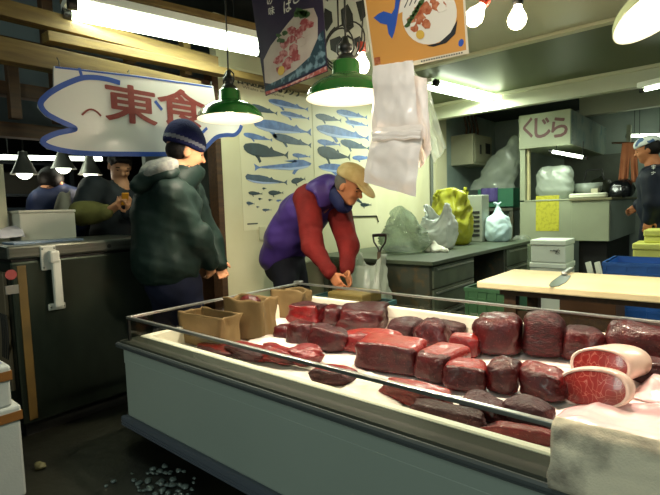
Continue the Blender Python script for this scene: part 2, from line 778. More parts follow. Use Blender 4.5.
struct('floor', MB().box2((-9, -3, -0.1), (3, 11, 0)), M_floor)
struct('wall_left', MB().box2((-3.28, 2.43, 0), (-3.2, 6.12, 2.75)), M_cream)
struct('trim_1', MB().box2((-3.30, 2.37, 0), (-3.18, 2.428, 2.28), bev=0.006), M_wood2)
struct('wall_side', MB().box2((-3.45, 6.14, 0), (-3.3, 8.6, 2.75)), M_bluewall)
struct('trim_2', MB().box2((-3.29, 6.13, 0), (-3.19, 6.45, 2.75)), M_cream)
struct('wall_back', MB().box2((-3.3, 8.6, 0), (3, 8.7, 3.0)), M_greywall)
struct('wall_alcove', MB().box2((-4.31, 2.35, 1.25), (-4.25, 4.6, 2.6)), M_greywall)
struct('wall_lower', MB().box2((-4.31, 2.35, 0), (-4.25, 4.6, 1.248)), M_brown)
struct('wall_far', MB().box2((-8.6, -3, 0), (-8.5, 8, 3.2)), M_dark)
# ceilings over the stall
struct('ceiling', MB().box2((-2.0, -0.6, 2.45), (3, 4.02, 2.5)).box2((-3.2, 2.9, 2.451), (-2.0, 4.02, 2.501)), M_ceil)
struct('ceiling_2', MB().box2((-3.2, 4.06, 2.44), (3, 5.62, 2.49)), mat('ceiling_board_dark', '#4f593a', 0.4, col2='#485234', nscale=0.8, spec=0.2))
struct('trim_3', MB().box2((-3.2, 4.0, 2.425), (3, 4.08, 2.45), bev=0.004), M_trim)
struct('trim_4', MB().box2((-3.2, 5.62, 2.255), (3, 5.72, 2.5)), M_ceil)
struct('trim_5', MB().box2((-3.2, 5.585, 2.405), (3, 5.62, 2.44), bev=0.004), M_trim)
struct('ceiling_3', MB().box2((-3.3, 5.72, 2.62), (3, 8.6, 2.68)), M_darkroof)
struct('trim_6', MB().box2((-1.7, 7.6, 2.36), (3, 7.72, 2.62)), M_ceil)
struct('ceiling_4', MB().box2((-8.6, -3, 3.0), (-2.0, 8, 3.06)), M_darkroof)
# open timber roof on the left: joists along the stall, studs and dark boards behind
def timber(x, y0, y1, z, wd, ht, m, nm='timber_beam'):
    struct(nm, MB().box2((x - wd / 2, y0, z - ht / 2), (x + wd / 2, y1, z + ht / 2), bev=0.004), m)


for p0_, p1_, wd_, ht_ in ((at(-15, 47, x=-2.92), at(198, 91, x=-2.92), .09, .12), (at(45, 37, x=-2.99), at(330, 94, x=-3.08), .09, .055), (at(-15, 5, x=-3.05), at(215, 64, x=-3.05), .09, .09)):
    struct('timber_beam', MB().beam(p0_, p1_, wd_, ht_), M_wood)
timber(-3.25, -0.3, 2.9, 2.16, 0.07, 0.09, M_wood2)
timber(-3.35, -0.3, 2.3, 1.93, 0.09, 0.08, M_wood2)
timber(-3.55, -0.3, 2.3, 1.72, 0.10, 0.09, M_wood2)
for yy, zz in ((0.78, 2.3), (1.12, 2.33), (1.62, 2.32), (2.05, 2.3)):
    struct('timber_post', MB().box2((-3.14, yy, 2.17), (-3.07, yy + 0.06, 2.62), bev=0.004), M_wood if yy > 1.5 else M_wood2)
for yy in (0.82, 0.98, 1.22):
    struct('timber_post', MB().box2((-3.33, yy, 1.75), (-3.27, yy + 0.06, 2.14), bev=0.004), M_wood2)
struct('wall_upper', MB().box2((-4.1, -0.5, 1.80), (-4.05, 3.6, 3.0)),
       mat('roof_sheet', '#5e6b70', 0.5, col2='#3a4346', nscale=1.6, ncut=(0.4, 0.55)))

# ================================================================== the meat display case
CX0, CX1, CY0, CY1 = -2.36, 0.35, 1.12, 2.43
case = thing('display_case', 'long grey refrigerated display case of whale meat with glass sides', 'display case', (-1.0, 1.75, 0))
MB().box2((CX0 + 0.1, CY0 + 0.09, 0), (CX1, CY1 - 0.08, 0.12)).build('plinth', M_dark, case)


def ring(mb, x0, x1, y0, y1, prof, mi=0):
    """profile (outward offset, z) swept round the rectangle"""
    vs, fs = [], []
    for (o, z) in prof:
        vs += [(x0 - o, y0 - o, z), (x1 + o, y0 - o, z), (x1 + o, y1 + o, z), (x0 - o, y1 + o, z)]
    for i in range(len(prof)):
        j = (i + 1) % len(prof)
        for k in range(4):
            fs.append([4 * i + k, 4 * i + (k + 1) % 4, 4 * j + (k + 1) % 4, 4 * j + k])
    return mb.add(vs, fs, mi)


bd = MB().box2((CX0, CY0, 0.118), (CX1, CY1, 0.43), bev=0.012)
ring(bd, CX0, CX1, CY0, CY1, [(-.001, .40), (-.001, .49), (-.06, .49), (-.06, .40)])
bd.build('body_panel', M_case, case)
ring(MB(), CX0, CX1, CY0, CY1, [(-.005, .065), (.018, .068), (.024, .074), (.024, .082), (.018, .085), (.024, .089), (.024, .096),
                                (.018, .099), (.024, .103), (.022, .118), (.010, .124), (-.005, .124)]).build('bumper', M_bumper, case)
ring(MB(), CX0, CX1, CY0, CY1, [(-.02, .480), (.016, .481), (.024, .484), (.026, .487), (.019, .490), (.026, .493), (.026, .502), (.02, .509), (-.02, .51)]).build(
    'gasket', M_gasket, case)
ring(MB(), CX0, CX1, CY0, CY1, [(.016, .507), (.010, .517), (-.062, .533), (-.066, .53), (-.066, .50), (.0, .50)]).build('rim', M_rim, case)
ring(MB(), CX0, CX1, CY0, CY1, [(-.064, .50), (-.064, .534), (-.07, .538), (-.094, .538), (-.10, .532), (-.105, .44), (-.09, .44)]).build('liner', M_liner, case)
MB().box2((CX0 + 0.06, CY1 - 0.105, 0.50), (CX1 - 0.05, CY1 - 0.065, 0.565), bev=0.006).build('liner', M_liner, case)
DZ = 0.45
bm_ = MB()


def deck_pt(u, v):
    x = CX0 + 0.1 + u * (CX1 - CX0 - 0.2)
    y = CY0 + 0.1 + v * (CY1 - CY0 - 0.2)
    return (x, y, DZ - 0.004 + 0.006 * noise.noise(V((x * 6, y * 6, 0))))


bm_.grid(deck_pt, 60, 30)
bm_.build('deck_sheet', M_deck, case)
def sheet(p0, p1, top=.632):
    p0, p1 = V(p0), V(p1)
    return MB().add([p0, p1, V((p1.x, p1.y, top)), V((p0.x, p0.y, top))], [[0, 1, 2, 3]])


GX, GF, GB = -2.312, 1.135, 2.372
sheet((GX, GF, .53), (CX1, GF, .53)).build('glass_panel', M_glass, case)
sheet((GX, GF, .53), (GX, GB, .53)).build('glass_panel', M_glass, case)
sheet((GX, GB, .555), (-1.62, GB, .555)).build('glass_panel', M_glass, case)
sheet((-1.70, GB + .009, .555), (CX1, GB + .009, .555)).build('glass_panel', M_glass, case)
MB().beam((GX - 0.01, GF, 0.638), (CX1, GF, 0.638), 0.018, 0.014).build('rail', M_alu, case)
MB().beam((GX, GF - 0.01, 0.6385), (GX, GB + 0.01, 0.6385), 0.018, 0.014).build('rail', M_alu, case)
MB().beam((GX, GB, 0.638), (-1.62, GB, 0.638), 0.016, 0.014).build('rail', M_alu, case)
MB().beam((-1.72, GB + 0.009, 0.634), (CX1, GB + 0.009, 0.634), 0.016, 0.013).build('rail', M_alu, case)
MB().box2((GX - 0.007, GF - 0.007, 0.52), (GX + 0.007, GF + 0.007, 0.632), bev=0.002).build('corner_post', M_black, case)
MB().box2((GX - 0.007, GB - 0.007, 0.52), (GX + 0.007, GB + 0.007, 0.632), bev=0.002).build('corner_post', M_black, case)
MB().box((GX, GB, 0.650), (0.05, 0.05, 0.014), 0, None, 0.004).box((GX - 0.015, GB, 0.635), (0.012, 0.06, 0.035), 0, None, 0.003).build('corner_clip', M_alu, case)

# ================================================================== whale meat
M_cut = mat('dark_red_meat', '#4c070b', 0.38, col2='#2c0306', nscale=22, ncut=(0.3, 0.7), bump=0.45, bscale=90, coat=0.12, spec=0.35, fleck='#94524f')
M_red = mat('red_meat', '#751012', 0.36, col2='#56090c', nscale=20, ncut=(0.3, 0.7), bump=0.4, bscale=90, coat=0.12, spec=0.4, fleck='#b56a60')
M_bright = mat('bright_red_meat', '#8a221b', 0.34, col2='#6c1412', nscale=18, ncut=(0.3, 0.7), bump=0.4, bscale=90, coat=0.12, spec=0.4)
M_skin = mat('dried_dark_meat_surface', '#2f1013', 0.45, col2='#422023', nscale=16, ncut=(0.35, 0.65), bump=0.5, bscale=120, coat=0.02, spec=0.25, fleck='#75504f')
M_grain = mat('coarse_grained_meat', '#461216', 0.38, col2='#26080b', nscale=34, ncut=(0.4, 0.62), bump=0.7, bscale=70, stretch=(1, 1, 2.5), coat=0.02, spec=0.25, fleck='#75504f')
MEATS = 'blocks of whale meat in the display case'


def cube_sphere(n):
    vs, idx, fs = [], {}, []

    def vid(p):
        if p not in idx:
            idx[p] = len(vs)
            vs.append(p)
        return idx[p]
    for ax in range(3):
        for sg in (-1, 1):
            for i in range(n):
                for j in range(n):
                    q = []
                    for (a, b) in ((i, j), (i + 1, j), (i + 1, j + 1), (i, j + 1)):
                        p = [0, 0, 0]
                        p[ax] = sg * n
                        p[(ax + 1) % 3] = 2 * a - n
                        p[(ax + 2) % 3] = 2 * b - n
                        q.append(vid(tuple(p)))
                    fs.append(q if sg > 0 else q[::-1])
    return np.array(vs, float) / n, fs


CS = cube_sphere(18)


def meat(label, xl, yl, xr, yr, hpx, dep, mats, seed=0, p=7.0, amp=0.2, lean=(0, 0), top=0.9, hr=1.0, base=None):
    """a block standing on the deck: front foot line in the photo, height, real depth; mats = (front, top, sides)"""
    zb = DZ if base is None else base
    L, R = at(xl, yl, z=zb), at(xr, yr, z=zb)
    u = R - L
    u.z = 0
    wd = u.length * 1.17
    u.normalize()
    n = V((-u.y, u.x, 0))
    if n.y < 0:
        n = -n
    mid = (L + R) / 2
    ht = hpx / ppm(mid)
    rnd = random.Random(seed)
    off = V((rnd.uniform(0, 50), rnd.uniform(0, 50), rnd.uniform(0, 50)))
    vs, fs = CS
    out, loc = [], []
    for a in vs:
        q = a / (np.abs(a) ** p).sum() ** (1 / p)
        loc.append(q)
        x, y, z = q
        hh = 1 + (hr - 1) * (x + 1) / 2
        tp = 1 + (top - 1) * (z + 1) / 2
        nz = noise.noise_vector(V((x, y, z)) * 0.95 + off) * amp * 1.25 + noise.noise_vector(V((x, y, z)) * 2.6 + off) * amp * 0.32 + noise.noise_vector(V((x, y, z)) * 6.5 + off) * amp * 0.13
        x2 = x * tp + nz.x + lean[0] * (z + 1) / 2
        y2 = y * tp + nz.y * 0.7 + lean[1] * (z + 1) / 2
        z2 = (z + 1) * hh - 1 + nz.z * (z + 1) / 2 * 0.9
        w = mid + u * (x2 * wd / 2) + n * ((y2 + 1) * dep / 2)
        w.z = max(zb + (z2 + 1) / 2 * ht, zb)
        out.append(w)
    loc = np.array(loc)
    m = MB()
    m.add(out, fs, 0, True)
    for k, f in enumerate(fs):
        c = loc[f].mean(0)
        j = rnd.uniform(-0.12, 0.12)
        if c[1] < -0.62 + j and abs(c[2]) < 0.93:
            m.m[k] = 0
        elif c[2] > 0.55 + j:
            m.m[k] = 1
        else:
            m.m[k] = 2
    o = m.build('whale_meat', list(mats))
    tag(o, label, 'meat', MEATS)
    return o


D, RD, BR, SK, GR = M_cut, M_red, M_bright, M_skin, M_grain
# back row, from the left
meat('short dark-topped meat block in the back row beside the paper bag', 288, 324, 316, 327, 20, 0.17, (RD, SK, D), 1)
meat('small rounded meat lump wedged behind the second back-row block', 319, 326, 337, 328, 20, 0.15, (D, D, SK), 2, p=3)
meat('broad meat block with dry grey-brown top in the back row', 336, 332, 374, 335, 24, 0.30, (D, SK, SK), 3, lean=(0.15, 0), top=0.95)
meat('low grey-skinned meat block right of the broad grey-topped one', 385, 340, 410, 344, 20, 0.22, (SK, SK, SK), 4, p=3.5)
meat('dark pointed meat block in the middle of the back row', 411, 347, 444, 351, 27, 0.16, (D, SK, D), 5, p=3.2, top=0.6)
meat('flat dark meat slab behind the pointed block', 428, 340, 458, 344, 17, 0.16, (SK, SK, SK), 6, p=4)
meat('small bright red cube of meat left of the tall dark block', 449, 356, 477, 359, 20, 0.12, (RD, BR, RD), 7, p=6, amp=0.1)
meat('tall dark rounded meat block in the back row', 477, 357, 521, 360, 39, 0.22, (D, D, D), 8, p=4)
meat('tall coarse-grained brown meat block in the back row', 523, 359, 563, 363, 43, 0.24, (GR, GR, GR), 9, p=4, amp=0.12)
meat('dark red meat block with shiny top right of the coarse-grained block', 558, 362, 607, 367, 32, 0.22, (D, SK, D), 10, p=4, top=0.8)
meat('long dark red meat block at the right end of the back row', 607, 366, 672, 374, 42, 0.24, (D, D, D), 11, p=4.5, top=0.85)
meat('low dark meat piece in front of the right end block', 630, 384, 680, 392, 24, 0.12, (D, D, D), 12, p=4)
# middle row
meat('small dark meat lump at the left end of the middle row', 271, 341, 288, 344, 16, 0.10, (D, D, D), 13, p=3)
meat('upright dark red meat block second in the middle row', 285, 347, 309, 350, 25, 0.12, (D, D, D), 14, p=4.5)
meat('wide wedge of dark red meat third in the middle row', 307, 352, 344, 355, 26, 0.13, (D, SK, D), 15, p=4, hr=0.85)
meat('flat bright-topped meat slab behind the large red block', 343, 354, 392, 358, 22, 0.16, (RD, BR, RD), 16, p=4)
meat('large angular red meat block in the middle row', 355, 370, 412, 379, 30, 0.20, (D, BR, RD), 17, p=7, amp=0.10, top=0.95)
meat('squared red meat block with dark rounded end face', 412, 381, 443, 389, 31, 0.26, (D, BR, RD), 18, p=5, amp=0.1)
meat('glossy red meat block with light top in the middle row', 444, 392, 483, 396, 27, 0.16, (D, BR, RD), 19, p=5, amp=0.12)
meat('rounded dark red meat piece with a thin pale seam', 484, 395, 516, 400, 34, 0.13, (D, D, RD), 20, p=3.2)
meat('dark red meat wedge left of the front round fat-rimmed steak', 517, 398, 560, 408, 35, 0.15, (D, RD, D), 21, p=4, hr=0.75)
# front row, behind the front glass
meat('thin brownish meat strip at the far left behind the front glass', 192, 352, 222, 360, 7, 0.14, (SK, RD, SK), 22, p=3)
meat('ragged meat piece beside the paper bags behind the front glass', 222, 357, 258, 366, 14, 0.13, (SK, RD, RD), 23, p=3, amp=0.25)
meat('crumbled red meat lump third along the front glass', 254, 361, 284, 370, 16, 0.12, (RD, RD, SK), 24, p=3, amp=0.28)
meat('ragged red meat lump right of the crumbled one', 282, 365, 306, 372, 19, 0.14, (RD, RD, RD), 25, p=3, amp=0.28)
meat('lone low meat block amid the white sheet at the front', 308, 384, 343, 391, 15, 0.14, (SK, RD, SK), 26, p=4)
meat('wedge of bright red meat at the front glass', 381, 401, 442, 415, 20, 0.11, (RD, BR, RD), 27, p=5, hr=0.8)
meat('long skin-edged meat strip lying along the front glass', 410, 418, 478, 434, 17, 0.08, (SK, SK, SK), 28, p=4)
meat('sloping dark meat piece near the front glass in the middle', 458, 417, 498, 430, 25, 0.12, (D, SK, D), 29, p=3.4, hr=0.7)
meat('dark tapering meat piece lying near the towel', 501, 425, 543, 436, 26, 0.12, (SK, SK, D), 30, p=3.5)
meat('low meat strip along the glass just left of the towel', 487, 437, 556, 450, 14, 0.06, (RD, RD, SK), 31, p=4)

# two round cuts with a rim of fat
M_fat = mat('pale_pink_fat', '#ead0c2', 0.3, col2='#dfb5a6', nscale=7, bump=0.15, bscale=30, coat=0.3)


def marbled(name):
    m = bpy.data.materials.new(name)
    m.use_nodes = True
    nt = m.node_tree
    b = nt.nodes['Principled BSDF']
    b.inputs['Roughness'].default_value = 0.3
    b.inputs['Coat Weight'].default_value = 0.3
    tc = nt.nodes.new('ShaderNodeTexCoord')
    nz = nt.nodes.new('ShaderNodeTexNoise')
    nz.inputs['Scale'].default_value = 9
    nt.links.new(tc.outputs['Object'], nz.inputs['Vector'])
    mx = nt.nodes.new('ShaderNodeMix')
    mx.data_type = 'VECTOR'
    mx.inputs['Factor'].default_value = 0.25
    nt.links.new(tc.outputs['Object'], mx.inputs['A'])
    nt.links.new(nz.outputs['Color'], mx.inputs['B'])
    vo = nt.nodes.new('ShaderNodeTexVoronoi')
    vo.feature = 'DISTANCE_TO_EDGE'
    vo.inputs['Scale'].default_value = 38
    nt.links.new(mx.outputs['Result'], vo.inputs['Vector'])
    r = nt.nodes.new('ShaderNodeValToRGB')
    r.color_ramp.elements[0].position = 0.0
    r.color_ramp.elements[0].color = (*lin('#cf8578'), 1)
    r.color_ramp.elements[1].position = 0.055
    r.color_ramp.elements[1].color = (*lin('#a02822'), 1)
    nt.links.new(vo.outputs['Distance'], r.inputs['Fac'])
    n2 = nt.nodes.new('ShaderNodeTexNoise')
    n2.inputs['Scale'].default_value = 10
    nt.links.new(tc.outputs['Object'], n2.inputs['Vector'])
    r2 = nt.nodes.new('ShaderNodeValToRGB')
    r2.color_ramp.elements[0].position = 0.35
    r2.color_ramp.elements[0].color = (0.55, 0.45, 0.45, 1)
    r2.color_ramp.elements[1].position = 0.65
    r2.color_ramp.elements[1].color = (1, 1, 1, 1)
    nt.links.new(n2.outputs['Fac'], r2.inputs['Fac'])
    ml = nt.nodes.new('ShaderNodeMix')
    ml.data_type = 'RGBA'
    ml.blend_type = 'MULTIPLY'
    ml.inputs['Factor'].default_value = 1.0
    nt.links.new(r.outputs['Color'], ml.inputs['A'])
    nt.links.new(r2.outputs['Color'], ml.inputs['B'])
    nt.links.new(ml.outputs['Result'], b.inputs['Base Color'])
    return m


M_marble = marbled('marbled_tail_meat')


def tail_cut(label, cx, cy, hw, hh, tilt, foot, dirv, dep, shrink):
    """round cut: face seen in the photo as a tilted oval; body of fat runs back along dirv"""
    fp = at(cx, foot, z=DZ)
    y0 = fp.y
    dv = V(dirv).normalized()
    ux, uz = V((0.94, -0.05, -0.05)).normalized(), V((0.0, 0.25, 0.97)).normalized()
    c = at(cx, cy, y=y0 + 0.02)

    def pxv(v):
        e = (project(c + v * .01) - project(c)) / .01
        return e
    J = Matrix(((pxv(ux)[0], pxv(uz)[0]), (pxv(ux)[1], pxv(uz)[1]))).inverted()
    N = 48

    def outline(s, back, sh):
        pts = []
        for i in range(N):
            a = 2 * math.pi * i / N
            ca, sa = math.cos(a), math.sin(a)
            ex = math.copysign(abs(ca) ** 0.9, ca) * hw * s
            ez = math.copysign(abs(sa) ** 0.9, sa) * hh * s * (1.0 + 0.12 * ca * (1 if sa > 0 else -1))
            sx_ = ex * math.cos(tilt) + ez * math.sin(tilt)
            sy_ = ex * math.sin(tilt) - ez * math.cos(tilt)
            m2 = J @ Vector((sx_, sy_))
            q = c + ux * (m2[0] * sh) + uz * (m2[1] * sh) + dv * back
            q.z = max(q.z, DZ + 0.001)
            pts.append(q)
        return pts
    t = thing('tail_meat', label, 'meat', fp, 'round cuts of tail meat')
    m = MB()
    rings = [outline(0.86, 0.004, 1), outline(0.93, -0.002, 1), outline(0.99, 0.006, 1), outline(1.0, 0.03, 1), outline(1.0, dep * 0.5, (1 + shrink) / 2),
             outline(1.0, dep * 0.9, shrink), outline(0.9, dep, shrink), outline(0.4, dep * 1.04, shrink)]
    vs = [p for r_ in rings for p in r_]
    fs = []
    for i in range(len(rings) - 1):
        for q in range(N):
            fs.append([i * N + q, i * N + (q + 1) % N, (i + 1) * N + (q + 1) % N, (i + 1) * N + q])
    m.add(vs, fs, 0, True)
    m.add(rings[-1], [list(range(N))], 0)
    m.add(rings[0], [list(range(N))], 0)
    m.build('fat_rim', M_fat, t)
    f = MB()
    r0, r1, r2 = outline(0.855, 0.002, 1), outline(0.6, -0.004, 1), outline(0.25, -0.006, 1)
    vs = r0 + r1 + r2
    fs = []
    for i in range(2):
        for q in range(N):
            fs.append([i * N + q, i * N + (q + 1) % N, (i + 1) * N + (q + 1) % N, (i + 1) * N + q])
    fs.append([2 * N + q for q in range(N)])
    f.add(vs, fs, 0, True)
    f.build('lean_face', M_marble, t)


tail_cut('large round marbled cut with pale fat rim, nearest the pink sheet', 591, 389, 39, 21, 0.17, 409, (0.25, 0.97, 0.0), 0.08, 0.8)
tail_cut('second round marbled cut with thick fat rim, behind the larger one', 599, 366, 32, 18, 0.22, 390, (0.42, 0.9, 0.0), 0.14, 0.95)

# pink and white plastic sheets between the meat
M_pink = mat('wet_pink_sheet', '#eab7bd', 0.22, col2='#f2d9d6', nscale=4, bump=0.5, bscale=16, coat=0.4)
M_wsheet = mat('wet_white_sheet', '#efe9e2', 0.25, col2='#e3b9b0', nscale=4, ncut=(0.5, 0.8), bump=0.5, bscale=20, coat=0.3)


def crumple_sheet(label, corners, hmax, m, seed, nm='plastic_sheet', group=None):
    a, b, c, d = [at(x, y, z=DZ) for (x, y) in corners]
    mb = MB()

    def fn(u, v):
        p = (a * (1 - u) + b * u) * (1 - v) + (d * (1 - u) + c * u) * v
        e = min(1, 5 * min(u, 1 - u)) * min(1, 5 * min(v, 1 - v))
        h = 0.5 + 0.5 * noise.noise(V((p.x * 7 + seed, p.y * 7, seed))) + 0.18 * noise.noise(V((p.x * 22, p.y * 22, seed)))
        w = noise.noise_vector(V((u * 3, v * 3, seed + 4))) * 0.02
        return (p.x + w.x, p.y + w.y, DZ + 0.004 + hmax * max(h, 0.05) * e)
    mb.grid(fn, 40, 30)
    o = mb.build(nm, m, solid=0.002)
    return tag(o, label, 'sheet', group)


crumple_sheet('pink wet plastic sheet spread in front of the round cuts', [(545, 424), (700, 470), (720, 404), (575, 404)], 0.035, M_pink, 3)
crumple_sheet('pink plastic sheet rising behind the round cuts at right', [(628, 398), (720, 420), (720, 372), (645, 372)], 0.07, M_pink, 8)
crumple_sheet('white sheet heaped in front of the paper bags', [(232, 352), (330, 376), (322, 352), (262, 331)], 0.035, M_wsheet, 5)
crumple_sheet('white sheet lying in front of the large red block', [(330, 392), (400, 412), (412, 388), (352, 366)], 0.03, M_wsheet, 6)
crumple_sheet('clear crumpled film among the front dark meat pieces', [(478, 412), (548, 428), (548, 406), (490, 400)], 0.045, M_wsheet, 9)
crumple_sheet('white sheet under the back row near the coarse-grained block', [(520, 380), (578, 392), (600, 372), (520, 362)], 0.03, M_wsheet, 12)
for i, (x0, y0, x1, y1, lb) in enumerate(((585, 441, 617, 446, 'thin purple meat sliver behind the towel'), (632, 446, 650, 456, 'short purple meat sliver right of the other sliver behind the towel'))):
    meat(lb, x0, y0, x1, y1, 7, 0.03, (SK, D, SK), 40 + i, p=4)

# ================================================================== brown paper bags in the case
M_paper = mat('brown_paper', '#755f38', 0.75, col2='#63502d', nscale=5, bump=0.5, bscale=12)


def paper_bag(label, xl, yl, xr, yr, hpx, dep, seed, yaw=0.0, tear=0.03):
    L, R = at(xl, yl, z=DZ), at(xr, yr, z=DZ)
    u = (R - L)
    u.z = 0
    wd = u.length
    u.normalize()
    n = V((-u.y, u.x, 0))
    mid = (L + R) / 2
    ht = hpx / ppm(mid)
    mb = MB()
    c = mid + n * dep / 2

    def fn(s, t):
        a = s * 4
        k = int(a) % 4
        f = a - int(a)
        cs = [(-1, -1), (1, -1), (1, 1), (-1, 1)]
        p, q = cs[k], cs[(k + 1) % 4]
        x, y = p[0] + (q[0] - p[0]) * f, p[1] + (q[1] - p[1]) * f
        # side gussets fold inwards towards the top
        if k in (1, 3):
            x *= 1 - 0.22 * t * (1 - abs(2 * f - 1))
        nv = noise.noise_vector(V((x * 1.3 + seed, y * 1.3, t * 2.2))) * 0.016 * (0.3 + t)
        ex = 0.92 + 0.10 * t
        h = ht * t * (1 + (tear * 3 * noise.noise(V((x * 1.7, y * 1.7, seed))) if t > 0.6 else 0))
        return c + u * (x * wd / 2 * ex + nv.x) + n * (y * dep / 2 * ex + nv.y) + V((0, 0, h + nv.z * t * 0.5))
    mb.grid(fn, 48, 14, wrap=True)
    mb.add([fn(k / 4, 0) for k in range(4)], [[0, 1, 2, 3]], 0)
    o = mb.build('paper_bag', M_paper, solid=0.002)
    tag(o, label, 'paper bag', 'brown paper bags in the display case')
    return c, ht


paper_bag('open brown paper bag nearest the front glass, empty at the top', 180, 342, 221, 352, 32, 0.14, 1)
cB, hB = paper_bag('tall brown paper bag filled with meat, between the two others', 225, 338, 264, 342, 40, 0.15, 2)
paper_bag('crumpled brown paper bag furthest back in the case corner', 272, 317, 304, 320, 28, 0.12, 3)
mm = MB()
mm.ball(cB + V((0.0, 0, hB - 0.015)), (0.07, 0.045, 0.03), 0, 20, 12)
o = mm.build('whale_meat', M_cut)
for q in o.data.vertices:
    q.co += noise.noise_vector(q.co * 30) * 0.006
tag(o, 'dark meat heaped in the mouth of the tall paper bag', 'meat', MEATS)

# ================================================================== towel over the front rail
M_towel = mat('grey_towel', '#ddd3bb', 0.95, col2='#7d766a', nscale=8, ncut=(0.5, 0.66), bump=0.35, bscale=220)
tw = MB()
TX0, TX1 = at(552, 430, y=1.10).x, 0.30


def towel(u, v):
    # v runs from inside the case, over the rail, down over the rim to hang outside
    path = [(1.20, 0.585), (1.165, 0.635), (1.137, 0.650), (1.108, 0.642), (1.090, 0.60), (1.080, 0.565), (1.078, 0.54), (1.080, 0.524)]
    s = v * (len(path) - 1)
    i = min(int(s), len(path) - 2)
    f = s - i
    y = path[i][0] * (1 - f) + path[i + 1][0] * f
    z = path[i][1] * (1 - f) + path[i + 1][1] * f
    x = TX0 + (TX1 - TX0) * u
    k = noise.noise(V((x * 5, v * 3, 2.0)))
    k2 = noise.noise(V((x * 16, v * 9, 7.0)))
    y -= 0.010 * abs(k) * (1 + v) + 0.004 * k2
    z += 0.006 * k2 + (0.012 * k if v > 0.55 else 0.004 * k)
    x += 0.01 * noise.noise(V((v * 4, 1, u * 3)))
    return (x, y, z)


tw.grid(towel, 70, 40)
o = tw.build('towel', M_towel, solid=0.009, offset=1.0)
tag(o, 'stained grey towel draped over the front glass rail', 'towel')
# ================================================================== ceiling tubes and lamps
def emis(name, col, s):
    if name in MATS:
        return MATS[name]
    m = mat(name, col, 0.4, emit=col, estr=s)
    return m


M_tube = emis('lit_tube', '#eefce0', 8.0)
M_tube_main = M_tube
M_tube_dim = emis('lit_tube_far', '#f2fbe8', 3.0)
M_bulb = emis('lit_bulb', '#fff0d0', 12.0)
M_fix = mat('white_fixture', '#e4e8dc', 0.4)


def tube_fixture(label, p0, p1, tubes, m, grp, body=True, r=0.016, gap=0.07, hw=0.12, watt=0):
    p0, p1 = V(p0), V(p1)
    t = (p1 - p0).normalized()
    s = t.cross(V((0, 0, 1))).normalized()
    f = thing('fluorescent_light', label, 'fluorescent light', (p0 + p1) / 2, grp)
    if body:
        MB().beam(p0 + V((0, 0, .045)), p1 + V((0, 0, .045)), hw, 0.05, 0, 0.008).build('housing', M_fix, f)
    for k in range(tubes):
        o = s * ((k - (tubes - 1) / 2) * gap)
        MB().cyl(p0 + o + t * .03, p1 + o - t * .03, r, seg=14).build('tube', m, f)
        if watt:
            c_ = (p0 + p1) / 2 + o + V((0, 0, -r - .004))
            lamp('tube_light', 'AREA', c_, watt, FLUO, r * 1.6, (p1 - p0).length - .1, c_ + V((0, 0, -1)), along=t)
        for q, e in ((p0, 1), (p1, -1)):
            MB().cyl(q + o, q + o + t * 0.045 * e, r * 1.25, seg=12).build('socket', M_black, f)
    return f


def hang(f_name, p, ztop, parent):
    MB().tube([p, V((p.x, p.y, ztop))], 0.004, 6).build(f_name, M_black, parent)


a, b = at(65, 8, z=2.34), at(268, 50, z=2.34)
f = tube_fixture('double fluorescent tube lamp over the fish-shaped sign', a, b, 2, M_tube, None, gap=0.17, r=0.028, hw=0.26, watt=6)
MB().beam(a + V((0, 0, .09)), b + V((0, 0, .09)), 0.30, 0.04, 0, 0.006).build('mounting_board', M_wood, f)
for q in (a * .8 + b * .2, a * .2 + b * .8):
    hang('hanger', q + V((0, 0, .1)), 3.0, f)
a, b = at(428, 84, z=2.385), at(504, 102, z=2.385)
f = tube_fixture('double fluorescent tube lamp under the ceiling behind the white bags', a, b, 2, M_tube_main, None, body=True, gap=0.17, r=0.027, hw=0.07, watt=26)
a, b = at(640, 91, y=5.45), at(640, 91, y=5.45) + V((1.0, -0.4, 0))
f = tube_fixture('fluorescent tube lamp at the right edge under the ceiling beam', a, b, 1, M_tube, None)
for q in (a * .8 + b * .2, a * .2 + b * .8):
    hang('hanger', q + V((0, 0, .06)), 2.44, f)
a, b = at(549, 151, y=6.42), at(587, 158, y=6.42)
f = tube_fixture('short fluorescent tube under the stall sign box', a, b, 1, M_tube, None, body=False, r=0.02)
for q in (a * .85 + b * .15, a * .15 + b * .85):
    MB().tube([q, V((q.x, 6.5, q.z + .02)), V((q.x, 6.52, at(545, 147, y=6.5).z + .02))], .006, 6).build('bracket', M_black, f)
lamp('stall_counter_light', 'AREA', (a + b) / 2 + V((0, 0, -.04)), 3, FLUO, 0.05, 0.45, (a + b) / 2 + V((0, -.1, -2)))
for (x0, y0, x1, y1, lb) in ((626, 136, 668, 135, 'nearer thin fluorescent tube above the person in the headscarf'),
                             (632, 146, 668, 152, 'farther thin fluorescent tube above the person in the headscarf')):
    a, b = at(x0, y0, y=8.0), at(x1, y1, y=8.2)
    f = tube_fixture(lb, a, b, 1, M_tube, 'far tubes above the stall', body=False, r=0.022)
    for q in (a * .8 + b * .2, a * .2 + b * .8):
        hang('hanger', q, 2.62, f)
a, b = at(-12, 157, x=-4.9), at(106, 159, x=-4.9)
f = tube_fixture('long fluorescent tube in the dark shop behind the freezer', a, b, 1, M_tube_dim, None, body=False, r=0.022)
for q in (a * .85 + b * .15, a * .2 + b * .8):
    hang('hanger', q, 3.0, f)

